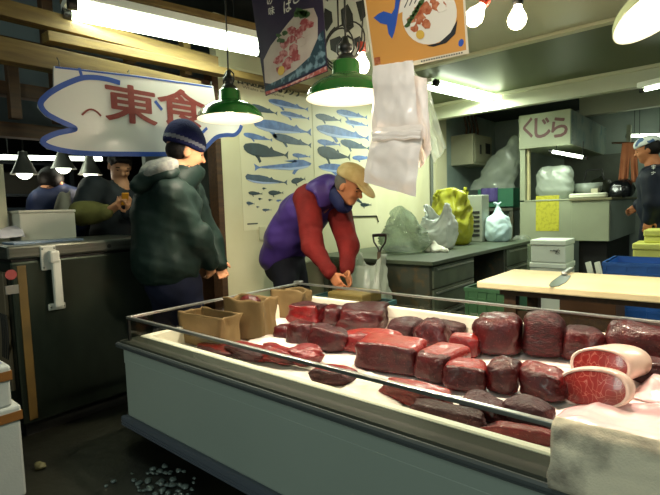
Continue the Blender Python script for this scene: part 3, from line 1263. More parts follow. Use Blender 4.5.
M_green = mat('green_enamel', '#236a28', 0.18, col2='#1f5f24', nscale=3, coat=0.6)
M_enwhite = mat('white_enamel', '#f2f0e2', 0.3)
M_socket = mat('dark_socket', '#10130f', 0.5)
M_cord = mat('black_cord', '#15150f', 0.7)
SHADE_OUT = [(.180, 0), (.183, .003), (.180, .008), (.172, .028), (.150, .054), (.118, .076), (.085, .088), (.068, .094), (.062, .100), (.058, .150), (.050, .158), (.036, .160)]
SHADE_IN = [(.034, .156), (.052, .150), (.056, .098), (.082, .084), (.114, .072), (.146, .050), (.168, .026), (.177, .002), (.180, 0)]


def pendant(label, c, s=1.0, m_out=None, tilt=None, power=20, ztop=2.45, ribs=False):
    c = V(c)
    t = thing('pendant_lamp', label, 'pendant lamp', c, None)
    R = tilt if tilt else Matrix.Identity(3)

    def T(p):
        return c + R @ (V(p) * s)
    MB().lathe([(r * s, z * s) for r, z in SHADE_OUT], c, 40, 0, R).build('lamp_shade', m_out or M_green, t)
    MB().lathe([(r * s, z * s) for r, z in SHADE_IN], c, 40, 0, R).build('shade_lining', M_enwhite, t)
    m = MB()
    m.lathe([(0.001, .185 * s), (.026 * s, .185 * s), (.040 * s, .172 * s), (.042 * s, .158 * s)], c, 20, 0, R)
    m.lathe([(0.001, .262 * s), (.012 * s, .26 * s), (.016 * s, .235 * s), (.030 * s, .222 * s), (.030 * s, .204 * s), (.020 * s, .198 * s), (.022 * s, .184 * s)], c, 16, 0, R)
    m.build('socket', M_socket, t)
    for sg in (-1, 1):
        MB().tube([T((.030 * sg, 0, .18)), T((.046 * sg, 0, .20)), T((.046 * sg, 0, .235)), T((.012 * sg, 0, .262))], 0.004 * s, 6).build('bracket', M_socket, t)
    MB().lathe([(.001, .02 * s), (.022 * s, .03 * s), (.034 * s, .055 * s), (.03 * s, .08 * s), (.014 * s, .11 * s), (.014 * s, .15 * s)], c, 18, 0, R).build('bulb', M_bulb, t)
    top = T((0, 0, .262))
    MB().tube([top, V((top.x + .003, top.y, top.z + .2)), V((top.x, top.y, ztop))], 0.0045, 6).build('cord', M_cord, t)
    lp = T((0, 0, 0.012))
    dn = R @ V((0, 0, -1))
    lamp('pendant_light', 'SPOT', lp, power, WARM2, 0.035, None, lp + dn, 158)
    lamp('pendant_inner_light', 'POINT', T((0, 0, .045)), power * 0.12, WARM2, 0.03)
    return t


WARM2 = (1.0, 0.86, 0.66)
pendant('green enamel pendant lamp hanging before the fish-shaped sign', at(230.5, 119, d=2.62), 1.0, power=40, ztop=2.9)
pendant('green enamel pendant lamp between the two hanging food posters', at(347, 98, d=2.08), 1.0, power=44)
tl = Matrix.Rotation(math.radians(-16), 3, FW) @ Matrix.Rotation(math.radians(-24), 3, RT)
pendant('tilted pale green pendant lamp at the upper right', at(657, 12, d=2.05), 1.0, m_out=mat('pale_green_enamel', '#8a9a7c', 0.3, coat=0.4), tilt=tl, power=75)


def bare_bulb(label, c, r, power, cap='up', m=None):
    c = V(c)
    t = thing('light_bulb', label, 'light bulb', c)
    d = V((0.06, 0.0, 1)).normalized() if cap == 'up' else V((0.5, 0.35, .8)).normalized()
    prof = [(.001, -r), (.55 * r, -.84 * r), (.86 * r, -.5 * r), (r, 0), (.9 * r, .45 * r), (.6 * r, .95 * r), (.42 * r, 1.35 * r), (.40 * r, 1.6 * r)]
    R = frame(d).to_3x3()
    Rz = Matrix((R.col[1], R.col[2], R.col[0])).transposed()
    MB().lathe(prof, c, 20, 0, Rz).build('glass_bulb', M_bulb, t)
    MB().lathe([(.001, 2.7 * r), (.5 * r, 2.65 * r), (.55 * r, 1.7 * r), (.42 * r, 1.5 * r)], c, 16, 0, Rz).build('socket', m or M_socket, t)
    p = c + d * 2.6 * r
    MB().tube([p, p + V((.01, 0, .1)), V((p.x + .02, p.y, 2.45))], .004, 6).build('cord', M_cord, t)
    lamp('bulb_light', 'POINT', c + V((0, 0, -r * 1.25)), power, WARM, 0.03)
    return t


M_redplastic = mat('red_plastic_socket', '#a8361c', 0.4, col2='#7c2412', nscale=8)
bare_bulb('bright bare bulb beside the right edge of the orange poster', at(474, 17, d=2.15), 0.042, 9, 'side', M_redplastic)
bare_bulb('bare bulb hanging alone to the right of the orange poster', at(517, 20, d=2.15), 0.042, 7)
bare_bulb('bare bulb behind the left edge of the orange poster', at(361, 66, d=2.35), 0.042, 5, 'up', M_redplastic)
# small clamp lamps of the shop behind
for (px, py, lb) in ((24, 168, 'leftmost of the three cone lamps in the dark shop behind the freezer'),
                     (63, 163, 'middle one of the three cone lamps in the dark shop behind the freezer'),
                     (90, 169, 'rightmost of the three cone lamps, beside the person with the phone')):
    c = at(px, py, x=-4.3)
    t = thing('cone_lamp', lb, 'lamp', c, 'cone lamps in the shop behind')
    MB().lathe([(.10, -.05), (.085, -.03), (.05, .05), (.035, .09), (.03, .13), (.001, .135)], c, 24).build('lamp_shade', mat('tin_shade', '#8d8d84', 0.35, 0.7), t)
    MB().ball(c + V((0, 0, -.03)), .06, 0, 16, 10).build('bulb', M_tube_dim, t)
    MB().tube([c + V((0, 0, .13)), c + V((0, 0, .9))], .006, 6).build('cord', M_cord, t)
    lamp('cone_light', 'POINT', c + V((0, 0, -.13)), 2.0 if px == 90 else 0.7, WARM2, 0.04)

# ================================================================== the fish-shaped sign
SX = -2.80
M_signwhite = mat('sign_white', '#d9d8d2', 0.25, coat=0.3)
M_signblue = mat('sign_blue', '#274fa6', 0.4)
M_signred = mat('sign_red', '#7c2620', 0.5, col2='#8a342c', nscale=30)
P = lambda x, y: at(x, y, x=SX)
board = [(54, 66), (135, 75), (213, 86), (217, 110), (228, 118), (243, 124), (241, 131), (234, 137), (226, 137), (217, 139), (207, 149), (200, 154), (160, 156), (110, 156),
         (70, 153), (48, 149), (40, 142), (46, 136), (62, 131), (75, 128), (60, 123), (46, 116), (38, 107), (39, 101), (46, 93), (54, 86)]
sgn = thing('hanging_sign', 'white fish-shaped signboard with red lettering and blue outline above the freezer', 'sign', P(140, 156))
MB().prism([P(*q) + V((-.015, 0, 0)) for q in board], (1, 0, 0), 0.015).build('board', M_signwhite, sgn)
NX = (1, 0, 0)
rb = MB()
K = 1 / ppm(P(140, 110))


def smooth_path(pts, n=8):
    out = []
    for i in range(len(pts) - 1):
        p0, p1, p2, p3 = [V((*pts[max(0, min(len(pts) - 1, i + k))], 0)) for k in (-1, 0, 1, 2)]
        for j in range(n):
            t = j / n
            q = 0.5 * ((2 * p1) + (p2 - p0) * t + (2 * p0 - 5 * p1 + 4 * p2 - p3) * t * t + (-p0 + 3 * p1 - 3 * p2 + p3) * t ** 3)
            out.append((q.x, q.y))
    out.append(pts[-1])
    return out


line = [(120, 83), (108, 79.5), (95, 77.5), (82, 78), (68, 83), (56, 89), (46, 96), (40.5, 104), (46, 113), (58, 120), (72, 126.5), (74, 129.5), (58, 133), (46, 138), (43, 142.5),
        (50, 147), (66, 151), (90, 153.5), (130, 154), (165, 154), (198, 152), (206, 147), (216, 137.5), (226, 135), (234, 135), (239, 131), (241.5, 125.5)]
rb.ribbon([P(*q) for q in smooth_path(line)], NX, 4.6 * K, .002)
rb.ribbon([P(55, 67.2), P(135, 76.3), P(212, 87.2)], NX, 1.6 * K, .0018)
rb.ribbon([P(79, 68), P(81, 74), P(81.5, 78)], NX, 2.6 * K, .0018)
rb.ribbon([P(155, 101), P(162, 110)], NX, 3.2 * K, .0018)
rb.ribbon([P(201, 134), P(207, 128)], NX, 3.2 * K, .0018)
rb.build('blue_outline', M_signblue, sgn)
MB().ribbon([P(*q) for q in smooth_path([(82, 115), (87, 110.5), (92, 109.5), (97, 112), (101, 116)])], NX, 1.6 * K, .002).build('fish_eye', M_signred, sgn)
for ch, q, wd, ht in (('東', (131.5, 104.5), 50, 37), ('食', (182, 108), 45, 36)):
    c = P(*q)
    k = 1 / ppm(c)
    fy = abs(P(q[0] + 20, q[1]).y - P(q[0] - 20, q[1]).y) / 40
    glyphs(MB(), ch, c, (0, 1, 0), (0, 0, 1), wd * fy, ht * k * 0.98, 0, 0.022, 0.003).build('lettering', M_signred, sgn)
for q in ((60, 67), (212, 86), (130, 75)):
    p = P(*q)
    MB().tube([p + V((-.008, 0, -.02)), p + V((-.008, 0, .03)), V((p.x - .03, p.y, 2.02))], .003, 6).build('hook_wire', M_cord, sgn)

# ================================================================== whale charts on the cream wall
WX = -3.2
M_chart = mat('chart_paper', '#d3cfae', 0.45, col2='#cdc9a8', nscale=1.5)
M_wblue = mat('whale_blue', '#5f7fb8', 0.5, col2='#4a6496', nscale=14)
M_wsteel = mat('whale_slate', '#45596c', 0.5, col2='#33475a', nscale=14)
M_wdark = mat('whale_dark', '#2c4048', 0.5, col2='#233338', nscale=14)
M_wbelly = mat('whale_belly', '#9fb2d6', 0.5)
M_ink = mat('dark_ink', '#4a4d47', 0.6)
W = lambda x, y: at(x, y, x=WX)


def whale(mb, hx, hy, tx, ty, hpx, mi, belly=None, fin=True, blunt=0.3, dors=0.7):
    h, t = W(hx, hy), W(tx, ty)
    u = (t - h)
    L = u.length
    u.normalize()
    n = V((1, 0, 0))
    s = n.cross(u)
    if s.z < 0:
        s = -s
    H = hpx / ppm(h) * 0.95
    o = h + n * 0.004
    top = [(0, blunt * .4), (.04, blunt), (.15, .48), (.32, .56), (.5, .48), (dors - .04, .33), (dors, .52), (dors + .05, .26), (.86, .12), (.92, .08)]
    fl = [(.95, .20), (1.0, .42), (.985, .05), (1.0, -.30), (.95, -.10)]
    bot = [(.9, -.04), (.78, -.16), (.6, -.32), (.4, -.46), (.2, -.44), (.08, -.30), (.02, -.12)]
    pts = [o + u * (x * L) + s * (y * H) for x, y in top + fl + bot]
    mb.prism(pts, n, 0.0012, mi)
    if belly is not None:
        bl = [(.03, -.12), (.2, -.2), (.4, -.22), (.6, -.14), (.78, -.09), (.78, -.15), (.6, -.31), (.4, -.45), (.2, -.43), (.08, -.29)]
        mb.prism([o + n * .0012 + u * (x * L) + s * (y * H) for x, y in bl], n, 0.0008, belly)
    if fin:
        mb.prism([o + u * (x * L) + s * (y * H) for x, y in ((.22, -.36), (.33, -.38), (.38, -.8), (.34, -.95), (.29, -.62))], n, 0.0012, mi)


def chart(label, dx, y0px, y1px, top, bot, whales, txt):
    p = thing('whale_chart', label, 'poster', (WX, (W(y0px, 150).y + W(y1px, 150).y) / 2, 1.0), 'whale charts on the cream wall')
    ya, yb = W(y0px, 150).y, W(y1px, 150).y
    m = MB()
    m.box2((WX + .0005, ya, bot), (WX + .003, yb, top))
    for wv in whales:
        whale(m, *wv)
    if txt:
        c0, c1 = W(240, 79.5), W(282, 89)
        glyphs(m, '日本近海にいるクジラ', V((WX, (c0.y + c1.y) / 2 + .1, c0.z + .0)), (0, 1, 0), (0, 0, 1), (c1.y - c0.y) + .25, 9 / ppm(c0), 4, 0.01, .004)
        glyphs(m, 'Whales and dolphins', V((WX, (c0.y + c1.y) / 2 + .02, c0.z - .06)), (0, 1, 0), (0, 0, 1), (c1.y - c0.y), 3.5 / ppm(c0), 4, 0, .004)
    m.box2((WX + .003, ya + .04, bot + .05), (WX + .0036, ya + .16, bot + .062), 4)
    m.build('printed_sheet', [M_chart, M_wblue, M_wsteel, M_wdark, M_ink, M_wbelly], p)


B_, S_, K_ = 1, 2, 3
w1 = [(249, 106, 277, 114, 7, S_), (268, 101, 308, 110, 7.5, B_, 5), (280, 113, 309, 119, 6, B_, 5), (253, 124, 311, 133, 13, B_, 5, True, .3, .72),
      (243, 134.5, 272, 140.5, 6, B_), (272, 136, 311, 146, 9, S_), (243, 148, 288, 156, 14, K_, None, True, .35, .6), (292, 155, 310, 157, 4.5, B_),
      (311, 164, 254, 168, 10, B_, 5, True, .2, .3), (245, 178, 287, 183, 9, S_, 5, False, .5, .6), (248, 193, 262, 194, 4, K_), (268, 193, 283, 193, 5, K_),
      (291, 182, 305, 179, 6, K_), (246, 203, 254, 204, 3.5, S_), (262, 210, 271, 210, 2.5, S_), (258, 199, 262, 199, 2, K_), (268, 200, 272, 200, 2, K_),
      (256, 207, 259, 207, 1.6, S_), (262, 188.5, 266, 188.5, 2, K_), (276, 201, 282, 200, 2, B_)]
chart('whale chart nearest the doorway, with a printed title across its top', 0, 240, 312.5, 2.36, 0.99, w1, True)
w2 = [(315, 116, 341, 121, 7, S_), (336, 112, 367, 118, 7.5, B_, 5), (345, 122, 368, 126, 5.5, B_, 5), (316, 128.5, 369, 139, 12, B_, 5, True, .3, .72),
      (317, 141.5, 340, 145, 6, B_), (340, 142, 369, 149, 8.5, S_), (317, 151, 350, 158, 13, K_, None, True, .35, .6), (352, 158, 372, 158, 5, B_),
      (318, 167, 366, 171, 9, B_, 5, True, .2, .7), (320, 183, 350, 186, 8, S_, 5, False, .5, .6), (352, 196, 364, 205, 4, K_), (360, 205, 371, 205, 4, K_)]
chart('whale chart half hidden behind the man in the purple vest', 0, 313.5, 376, 2.33, 1.05, w2, False)
o = MB().box((WX + .006, W(262, 235).y, W(262, 233).z), (.012, .075, .12), 0, None, .003).build('wall_switch', mat('switch_plate', '#b9b696', 0.5))
tag(o, 'small pale switch plate under the first whale chart', 'switch')

# ================================================================== food posters hanging over the case
HY = 1.62
Q = lambda x, y, k=0.0: at(x, y, y=HY) + V((0, -k, 0))
NY = (0, -1, 0)
M_orange = mat('orange_poster', '#d79a4c', 0.5, col2='#cf9144', nscale=2)
M_pborder = mat('poster_border', '#e0d6bb', 0.5)
M_pblue = mat('poster_blue', '#2a55b0', 0.5)
M_pwhite = mat('poster_white', '#e8e2d2', 0.5)
M_fry = mat('printed_fried_meat', '#a04a28', 0.5, col2='#c8805a', nscale=60)
M_lemon = mat('printed_lemon', '#d8b04a', 0.5)
M_leaf = mat('printed_leaf', '#52703a', 0.5, col2='#3b542c', nscale=60)
M_pblack = mat('printed_black', '#23262a', 0.5)


def blob(cx, cy, rx, ry, n=20, rot=0.0, wob=0.0, sd=0):
    rn = random.Random(sd)
    out = []
    for i in range(n):
        a = 2 * math.pi * i / n
        k = 1 + rn.uniform(-wob, wob)
        x, y = rx * math.cos(a) * k, ry * math.sin(a) * k
        out.append((cx + x * math.cos(rot) - y * math.sin(rot), cy + x * math.sin(rot) + y * math.cos(rot)))
    return out


def flat(mb, pts, k, mi, th=.0006):
    mb.prism([Q(x, y, k) for x, y in pts], NY, th, mi)


op = thing('food_poster', 'orange food poster with a blue whale tail, hanging above the white bags', 'poster', Q(420, 75))
m = MB()
flat(m, [(362, -16), (463, -38), (469, 53.5), (374, 74.5)], 0, 1, .002)
flat(m, [(364, -14), (461, -35), (466.5, 50), (375.5, 69)], .002, 0)
flat(m, blob(430, 15, 27, 30, 30, .3), .0028, 3)
flat(m, [(427, 46), (440, 43), (451, 33), (458, 20), (456, 34), (447, 43), (434, 47)], .0042, 7)
rn = random.Random(4)
for i in range(26):
    u, v = rn.uniform(-1, 1), rn.uniform(-1, 1)
    x, y = 428 + 15 * u + 7 * v * .4, 12 - 15 * u + 16 * v * .55
    flat(m, blob(x, y, 5, 4.2, 7, rn.uniform(0, 3), .25, i), .0036 + i * .00006, 4 if rn.random() < .72 else 3)
for i in range(7):
    flat(m, blob(408.5 + i * 2.3, 25 - i * 3.8, 3.6, 2.4, 8, -1, .35, i + 50), .0054, 6)
flat(m, blob(421, 35, 4.2, 4.6, 14), .0058, 5)
flat(m, [(374, 18), (379, 14), (384, 11.5), (389, 13), (392, 14), (395, 9), (396, 0), (400, -20), (406, -20), (400, 3), (398, 16), (397, 23), (395, 32), (392.5, 39), (389, 34), (387.5, 25), (381, 23.5)],
     .003, 2)
flat(m, [(399, 14), (401, 2), (406, -20), (428, -22), (421, 1), (413, 7)], .003, 3)
for i in range(3):
    m.ribbon([Q(405 + 5 * i, 8 - 2 * i, .004), Q(410 + 5 * i, -3 - 2 * i, .004)], NY, .004, .0005, 7)
flat(m, blob(461.5, 43, 2.6, 4, 10, .3), .0032, 2)
for i in range(34):
    x = 379 + i * 2.5
    if 402 < x < 420:
        continue
    y = 70.5 - (x - 379) * .212
    flat(m, [(x, y - .6), (x + 1.4, y - .9), (x + 1.4, y + .5), (x, y + .8)], .003, 7)
flat(m, [(374.5, 58), (380.5, 57), (381, 64), (375, 65)], .003, 4)
m.build('printed_sheet', [M_orange, M_pborder, M_pblue, M_pwhite, M_fry, M_lemon, M_leaf, M_pblack], op)
for x, y in ((366, -14), (460, -34)):
    p = Q(x, y)
    MB().tube([p, V((p.x, p.y, 2.45))], .002, 6).build('string', M_cord, op)

pp = thing('food_poster', 'dark purple food poster with a dish of sliced meat, hanging on the left', 'poster', Q(295, 95))
M_purple = mat('purple_poster', '#322a3c', 0.35, col2='#463a50', nscale=2.5)
M_plate = mat('printed_plate', '#cfc0ae', 0.5, col2='#bda898', nscale=8)
M_sashimi = mat('printed_sashimi', '#9c3e3e', 0.5, col2='#c98d86', nscale=40, ncut=(.45, .6))
M_wave = mat('printed_wave', '#27404a', 0.5, col2='#7d98a0', nscale=26, ncut=(.5, .62))
M_redstrip = mat('printed_red', '#b0564c', 0.5, col2='#d2a99e', nscale=40, ncut=(.5, .6))
m = MB()
flat(m, [(250, -14), (321.5, -22), (328, 71.5), (266, 96)], 0, 0, .002)
flat(m, [(264, 60), (271, 46), (287, 25), (300, 10), (314, 8), (318, 18), (318, 40), (309, 60), (292, 78), (272, 84), (265.5, 83)], .002, 1)
flat(m, [(266, 86), (279, 80), (296, 70), (310, 57), (320, 34), (324, 30), (326.5, 64), (300, 77), (266, 92)], .0026, 3)
flat(m, [(266.5, 95), (266, 92), (285, 86), (305, 77), (327, 66), (328, 71)], .0034, 5)
cube = [(298, 24), (305, 22), (310, 25), (292, 31), (299, 33), (307, 32), (292, 39), (301, 40), (285, 45), (294, 48), (302, 42), (284, 54), (294, 53), (279, 60), (289, 61), (274, 68), (281, 70), (296, 58), (287, 66), (303, 29)]
rn = random.Random(9)
for i, (x, y) in enumerate(cube):
    flat(m, blob(x, y, 5.2, 4, 6, -.5, .22, i + 7), .0032 + i * .00006, 2 if i % 5 else 1)
for i in range(5):
    flat(m, blob(303 + rn.uniform(-5, 6), 15 + rn.uniform(-4, 3), 5, 3.2, 9, 0, .4, i + 30), .0048, 4)
    flat(m, blob(281 + rn.uniform(-2, 6), 38 + rn.uniform(-6, 4), 2.6, 2, 8, 0, .4, i + 60), .0048, 4)
flat(m, blob(282, 71, 3.2, 5, 12, .3), .005, 6)
for ch, x, y, wd, ht in (('の', 270, 1, 6, 7), ('味', 272, 11, 7, 8), ('ば', 288, 6, 9, 12), ('く', 280, -6, 9, 12), ('じ', 297, -2, 8, 10)):
    q = Q(x, y)
    k = 1 / ppm(q)
    glyphs(m, ch, q, (1, 0, 0), (0, 0, 1), wd * k * 1.2, ht * k, 7, 0.02, .003)
m.build('printed_sheet', [M_purple, M_plate, M_sashimi, M_wave, M_leaf, M_redstrip, M_lemon, M_pwhite], pp)
for x, y in ((254, -13), (318, -20)):
    p = Q(x, y)
    MB().tube([p, V((p.x, p.y, 2.45))], .002, 6).build('string', M_cord, pp)

# black and white banner between them, further back
HB = 2.35
BQ = lambda x, y, k=0.0: at(x, y, y=HB) + V((0, -k, 0))
bn = thing('hanging_banner', 'white banner with black leaf shapes behind the second green lamp', 'banner', BQ(345, 60))
m = MB()
m.prism([BQ(318, -8), BQ(368, -16), BQ(369, 52), BQ(321, 62)], NY, .002, 0)
for pts in ([(325, 8), (332, 12), (333, 22), (327, 32), (323, 24)], [(341, 10), (348, 4), (353, 14), (354, 27), (347, 33), (342, 24)], [(356, 2), (365, 0), (366, 16), (361, 22)],
            [(330, 40), (340, 36), (346, 44), (338, 54), (331, 50)], [(352, 40), (360, 36), (364, 44), (358, 50)], [(321, -6), (330, -8), (328, 2)]):
    m.prism([BQ(x, y, .002) for x, y in pts], NY, .001, 1)
m.build('cloth', [mat('banner_white', '#a9aba0', 0.7), mat('banner_black', '#161815', 0.7)], bn)
for x in (320, 366):
    p = BQ(x, -10)
    MB().tube([p, V((p.x, p.y, 2.45))], .002, 6).build('string', M_cord, bn)

# ================================================================== white plastic bags hanging in a bundle
M_bagw = mat('white_carrier_plastic', '#f4ece4', 0.4, bump=0.25, bscale=14, sub=0.0, coat=0.1)
M_film = glass_mat('thin_clear_film', '#e9f2ea', milk='#e8efe6', milk_amt=0.30, rough=0.15)
bg = thing('plastic_bag_bundle', 'bundle of white carrier bags hanging below the orange poster', 'plastic bags', at(397, 196, y=1.56))
BY = 1.56


def hung(px0, py0, px1, py1, px2, py2, px3, py3, yoff, th, nm, m, amp=.012, seed=0, parent=None):
    A, B, C_, D_ = [at(x, y, y=BY + yoff) for x, y in ((px0, py0), (px1, py1), (px2, py2), (px3, py3))]
    mb = MB()

    def fn(u, v, sg):
        p = (A * (1 - u) + B * u) * (1 - v) + (D_ * (1 - u) + C_ * u) * v
        e = min(1, 6 * min(u, 1 - u)) * min(1, 6 * min(v, 1 - v))
        k = noise.noise(V((u * 3 + seed, v * 3.5, seed))) + .4 * noise.noise(V((u * 8, v * 9, seed)))
        return (p.x, p.y - sg * th / 2 * e + amp * k, p.z + .004 * noise.noise(V((u * 5, 0, seed))))
    mb.grid(lambda u, v: fn(u, v, 1), 22, 26)
    mb.grid(lambda u, v: fn(u, v, -1), 22, 26)
    return mb.build(nm, m, parent)


hung(373, 66, 413, 60, 419, 134, 372, 139, 0.0, .03, 'carrier_bag', M_bagw, seed=1, parent=bg)
hung(373, 128, 424, 124, 415, 197, 363, 182, -0.03, .03, 'carrier_bag', M_bagw, seed=2, parent=bg)
hung(385, 70, 427, 78, 431, 150, 420, 170, 0.04, .02, 'carrier_bag', M_bagw, seed=3, parent=bg)
hung(371, 132, 421, 128, 420, 139, 372, 142, -0.05, .02, 'folded_lip', M_bagw, amp=.004, seed=6, parent=bg)
hung(412, 72, 428, 84, 446, 148, 434, 164, 0.06, .004, 'clear_film', M_film, amp=.01, seed=4, parent=bg)
hung(405, 60, 430, 92, 433, 140, 405, 120, 0.08, .004, 'clear_film', M_film, amp=.01, seed=5, parent=bg)
p0 = at(392, 67, y=BY)
p1 = V((p0.x, 1.66, p0.z + .02))
MB().tube([p0, p1, V((p1.x, p1.y + .03, 2.45))], .003, 6).build('string', M_cord, bg)

# ================================================================== clutter under the upper edge: cable loops by the second lamp
m = MB()
c = at(339, 50, d=2.3)
for k in range(3):
    m.tube([c + V((.09 * math.cos(a_ * .26 + k) * (1 + .2 * k), .02 * k, .10 * math.sin(a_ * .26 + k) + .02 * k)) for a_ in range(22)], .004, 6)
m.tube([c + V((0, 0, .1)), V((c.x, c.y, 2.45))], .004, 6)
o = m.build('cable_coil', M_cord)
tag(o, 'loops of black cable hanging behind the second green lamp', 'cable')
# ================================================================== stainless freezer on the left
FX = -2.80
fz = thing('chest_freezer', 'stainless steel chest freezer with white latch below the fish-shaped sign', 'freezer', (FX - .35, 1.15, 0))
yA = at(10, 270, x=FX).y
yB = 1.62
zl = at(60, 256.5, x=FX).z
zt = at(60, 243, x=FX).z
M_steel_dk = mat('stained_steel', '#454f46', 0.32, 0.8, col2='#2c352d', nscale=2.2, stretch=(1, 1, .5))
MB().box2((FX - .72, yA, .07), (FX, yB, zl - .008), bev=.012).build('body', M_steel_dk, fz)
MB().box2((FX - .70, yA + .02, 0), (FX - .03, yB - .02, .07)).build('plinth', M_dark, fz)
MB().box2((FX - .73, yA - .012, zl + .006), (FX + .012, yB + .01, zt), bev=.012).build('lid', M_steel, fz)
MB().box2((FX - .715, yA + .01, zl - .01), (FX - .01, yB - .01, zl + .008)).build('lid_seal', M_black, fz)
lt = MB()
yL = at(50, 260, x=FX).y
zb_ = at(55, 308, x=FX).z
lt.box((FX + .012, yL - .012, zl + .0), (.02, .075, .13), 0, None, .006)
lt.box((FX + .04, yL + .005, zl + .005), (.05, .05, .07), 0, None, .012)
lt.box((FX + .045, yL + .012, (zl + zb_) / 2 + .0), (.03, .045, (zl - zb_) * .95), 0, None, .01)
lt.box((FX + .012, yL + .012, zb_ + .01), (.02, .085, .035), 0, None, .006)
latch = lt.build('latch_handle', mat('white_latch', '#b9bab0', 0.4, col2='#a8a99e', nscale=8), fz)
sc_ = MB()
for dy, dz in ((-.04, .05), (-.04, -.05), (.018, .05), (-.02, zb_ - zl + .01), (.045, zb_ - zl + .01)):
    sc_.ball((FX + .023, yL + dy, zl + dz), .005, 0, 8, 6)
sc_.build('screw', M_steel, latch)
y1, y2 = at(22, 330, x=FX).y, at(31, 330, x=FX).y
MB().box2((FX - .004, y1, .09), (FX + .003, y2, zl - .03), bev=.002).build('ochre_strip', mat('ochre_strip', '#5c4716', 0.6, col2='#4a390f', nscale=6), fz)
y0_ = at(13, 300, x=FX).y
MB().cyl((FX - .002, y0_, zl - .07), (FX + .004, y0_, zl - .07), .026).build('red_badge', mat('red_badge', '#8a3a38', 0.5), fz)
MB().box2((FX - .002, y0_ - .03, zl - .17), (FX + .003, y0_ + .03, zl - .125), bev=.001).build('metal_plate', M_alu, fz)
# end panel with a curved vent
MB().box2((FX - .62, yA - .02, .25), (FX - .06, yA - .001, zl - .06), bev=.004).build('end_panel', mat('brown_end_panel', '#6c604c', 0.5, 0.2), fz)
for k in range(4):
    MB().tube([(FX - .16 + .03 * k + .03 * math.sin(t_ * .3), yA - .022, .42 + .03 * t_) for t_ in range(9)], .004, 6).build('vent_slot', M_dark, fz)
MB().cyl((FX + .01, at(108, 243, x=FX).y, (zl + zt) / 2), (FX + .014, at(108, 243, x=FX).y, (zl + zt) / 2), .012).build('lid_stud', M_dark, fz)
# on the freezer
tr = MB()
a, b = at(10, 246, z=zt + .005), at(72, 239, z=zt + .005)
tr.box2((FX - .32, yA + .06, zt), (FX - .12, yA + .42, zt + .012), bev=.004)
o = tr.build('plastic_tray', mat('blue_grey_tray', '#66788f', 0.3, col2='#8494a6', nscale=5))
tag(o, 'shallow blue-grey tray on the freezer lid', 'tray')
bx = thing('foam_box', 'long white foam box lying on the freezer behind the tray', 'foam box', (FX - .55, yA + .35, zt))
p0, p1 = at(20, 231, z=zt), at(76, 227, z=zt)
xx = FX - .50
ya_, yb_ = at(20, 225, x=xx).y, at(76, 225, x=xx).y
zz = at(40, 211, x=xx).z
M_foamc = mat('cream_foam', '#cfcab8', 0.75, bump=.1, bscale=90)
MB().box2((xx - .24, ya_, zt), (xx, yb_, zz - .012), bev=.008).build('body', M_foamc, bx)
MB().box2((xx - .245, ya_ - .005, zz - .012), (xx + .005, yb_ + .005, zz + .006), bev=.006).build('lid', M_foamc, bx)
o = MB().grid(lambda u, v: (xx - .26 + .30 * v, ya_ - .16 + .17 * u, zt + .03 + .07 * (1 - abs(2 * v - 1) ** 3) * (1 - .6 * (1 - u)) + .012 * noise.noise(V((u * 4, v * 4, 3)))), 16, 16).build(
    'white_cloth', mat('white_cloth', '#cfcbd0', 0.8, bump=.3, bscale=10), solid=.004)
tag(o, 'folded white cloth at the left end of the long foam box', 'cloth')

# foam boxes on the floor at the far left
def foam_box(label, px0, px1, x, zlo, zhi, group, tape=True, dx=.3):
    a = at(px0, 400, x=x).y
    b = at(px1, 400, x=x).y
    t = thing('foam_box', label, 'foam box', (x - dx / 2, (a + b) / 2, zlo), group)
    M_foam2 = mat('grey_white_foam', '#a3aaa6', 0.8, bump=0.1, bscale=120)
    MB().box2((x - dx, a, zlo), (x, b, zhi - .035), bev=.01).build('body', M_foam2, t)
    MB().box2((x - dx - .005, a - .005, zhi - .035), (x + .005, b + .005, zhi), bev=.01).build('lid', M_foam2, t)
    if tape:
        MB().box2((x - dx - .007, a - .007, zhi - .06), (x + .007, b + .007, zhi - .022), bev=.001).build('brown_tape', mat('brown_tape', '#7a5228', 0.4), t)
    return t


XF = -2.22
z0, z1, z2 = 0, at(8, 408, x=XF).z, at(8, 366, x=XF).z
foam_box('lower white foam box with brown tape on the floor at far left', -60, 19, XF, 0, z1, 'foam boxes on the floor by the freezer', dx=.36)
foam_box('upper white foam box with brown tape, stacked at far left', -60, 12, XF - .01, z1, z2, 'foam boxes on the floor by the freezer', dx=.34)
o = MB().grid(lambda u, v: (XF - .14 + .12 * v, at(-40, 400, x=XF).y + .15 * u, z2 + .012 + .02 * (noise.noise(V((u * 6, v * 6, 1))) + .4) * min(1, 6 * min(u, 1 - u)) * min(1, 6 * min(v, 1 - v))), 14, 14).build(
    'plastic_film', mat('crumpled_film', '#7f8aa0', 0.3, bump=.5, bscale=14), solid=.002)
tag(o, 'crumpled plastic film on the upper foam box at far left', 'plastic film')

# litter on the floor
def litter(label, px, py, r, m, nm, cat, n=1, kind=None, seed=1):
    rn = random.Random(seed)
    mb = MB()
    for i in range(n):
        c = at(px + (rn.gauss(0, 18) if n > 1 else 0), py + (rn.gauss(0, 9) if n > 1 else 0), z=0)
        q = r * rn.uniform(.5, 1.2) if n > 1 else r
        k0 = len(mb.v)
        mb.ball(c + V((0, 0, q * .3)), (q, q * rn.uniform(.6, 1), q * .45), 0, 7, 5)
        mb.v[k0:] = [tuple(V(p) + noise.noise_vector(V(p) * 40) * q * .35) for p in mb.v[k0:]]
        for t in range(k0, len(mb.v)):
            if mb.v[t][2] < 0.001:
                mb.v[t] = (mb.v[t][0], mb.v[t][1], 0.001)
    o = mb.build(nm, m)
    return tag(o, label, cat, None, kind)


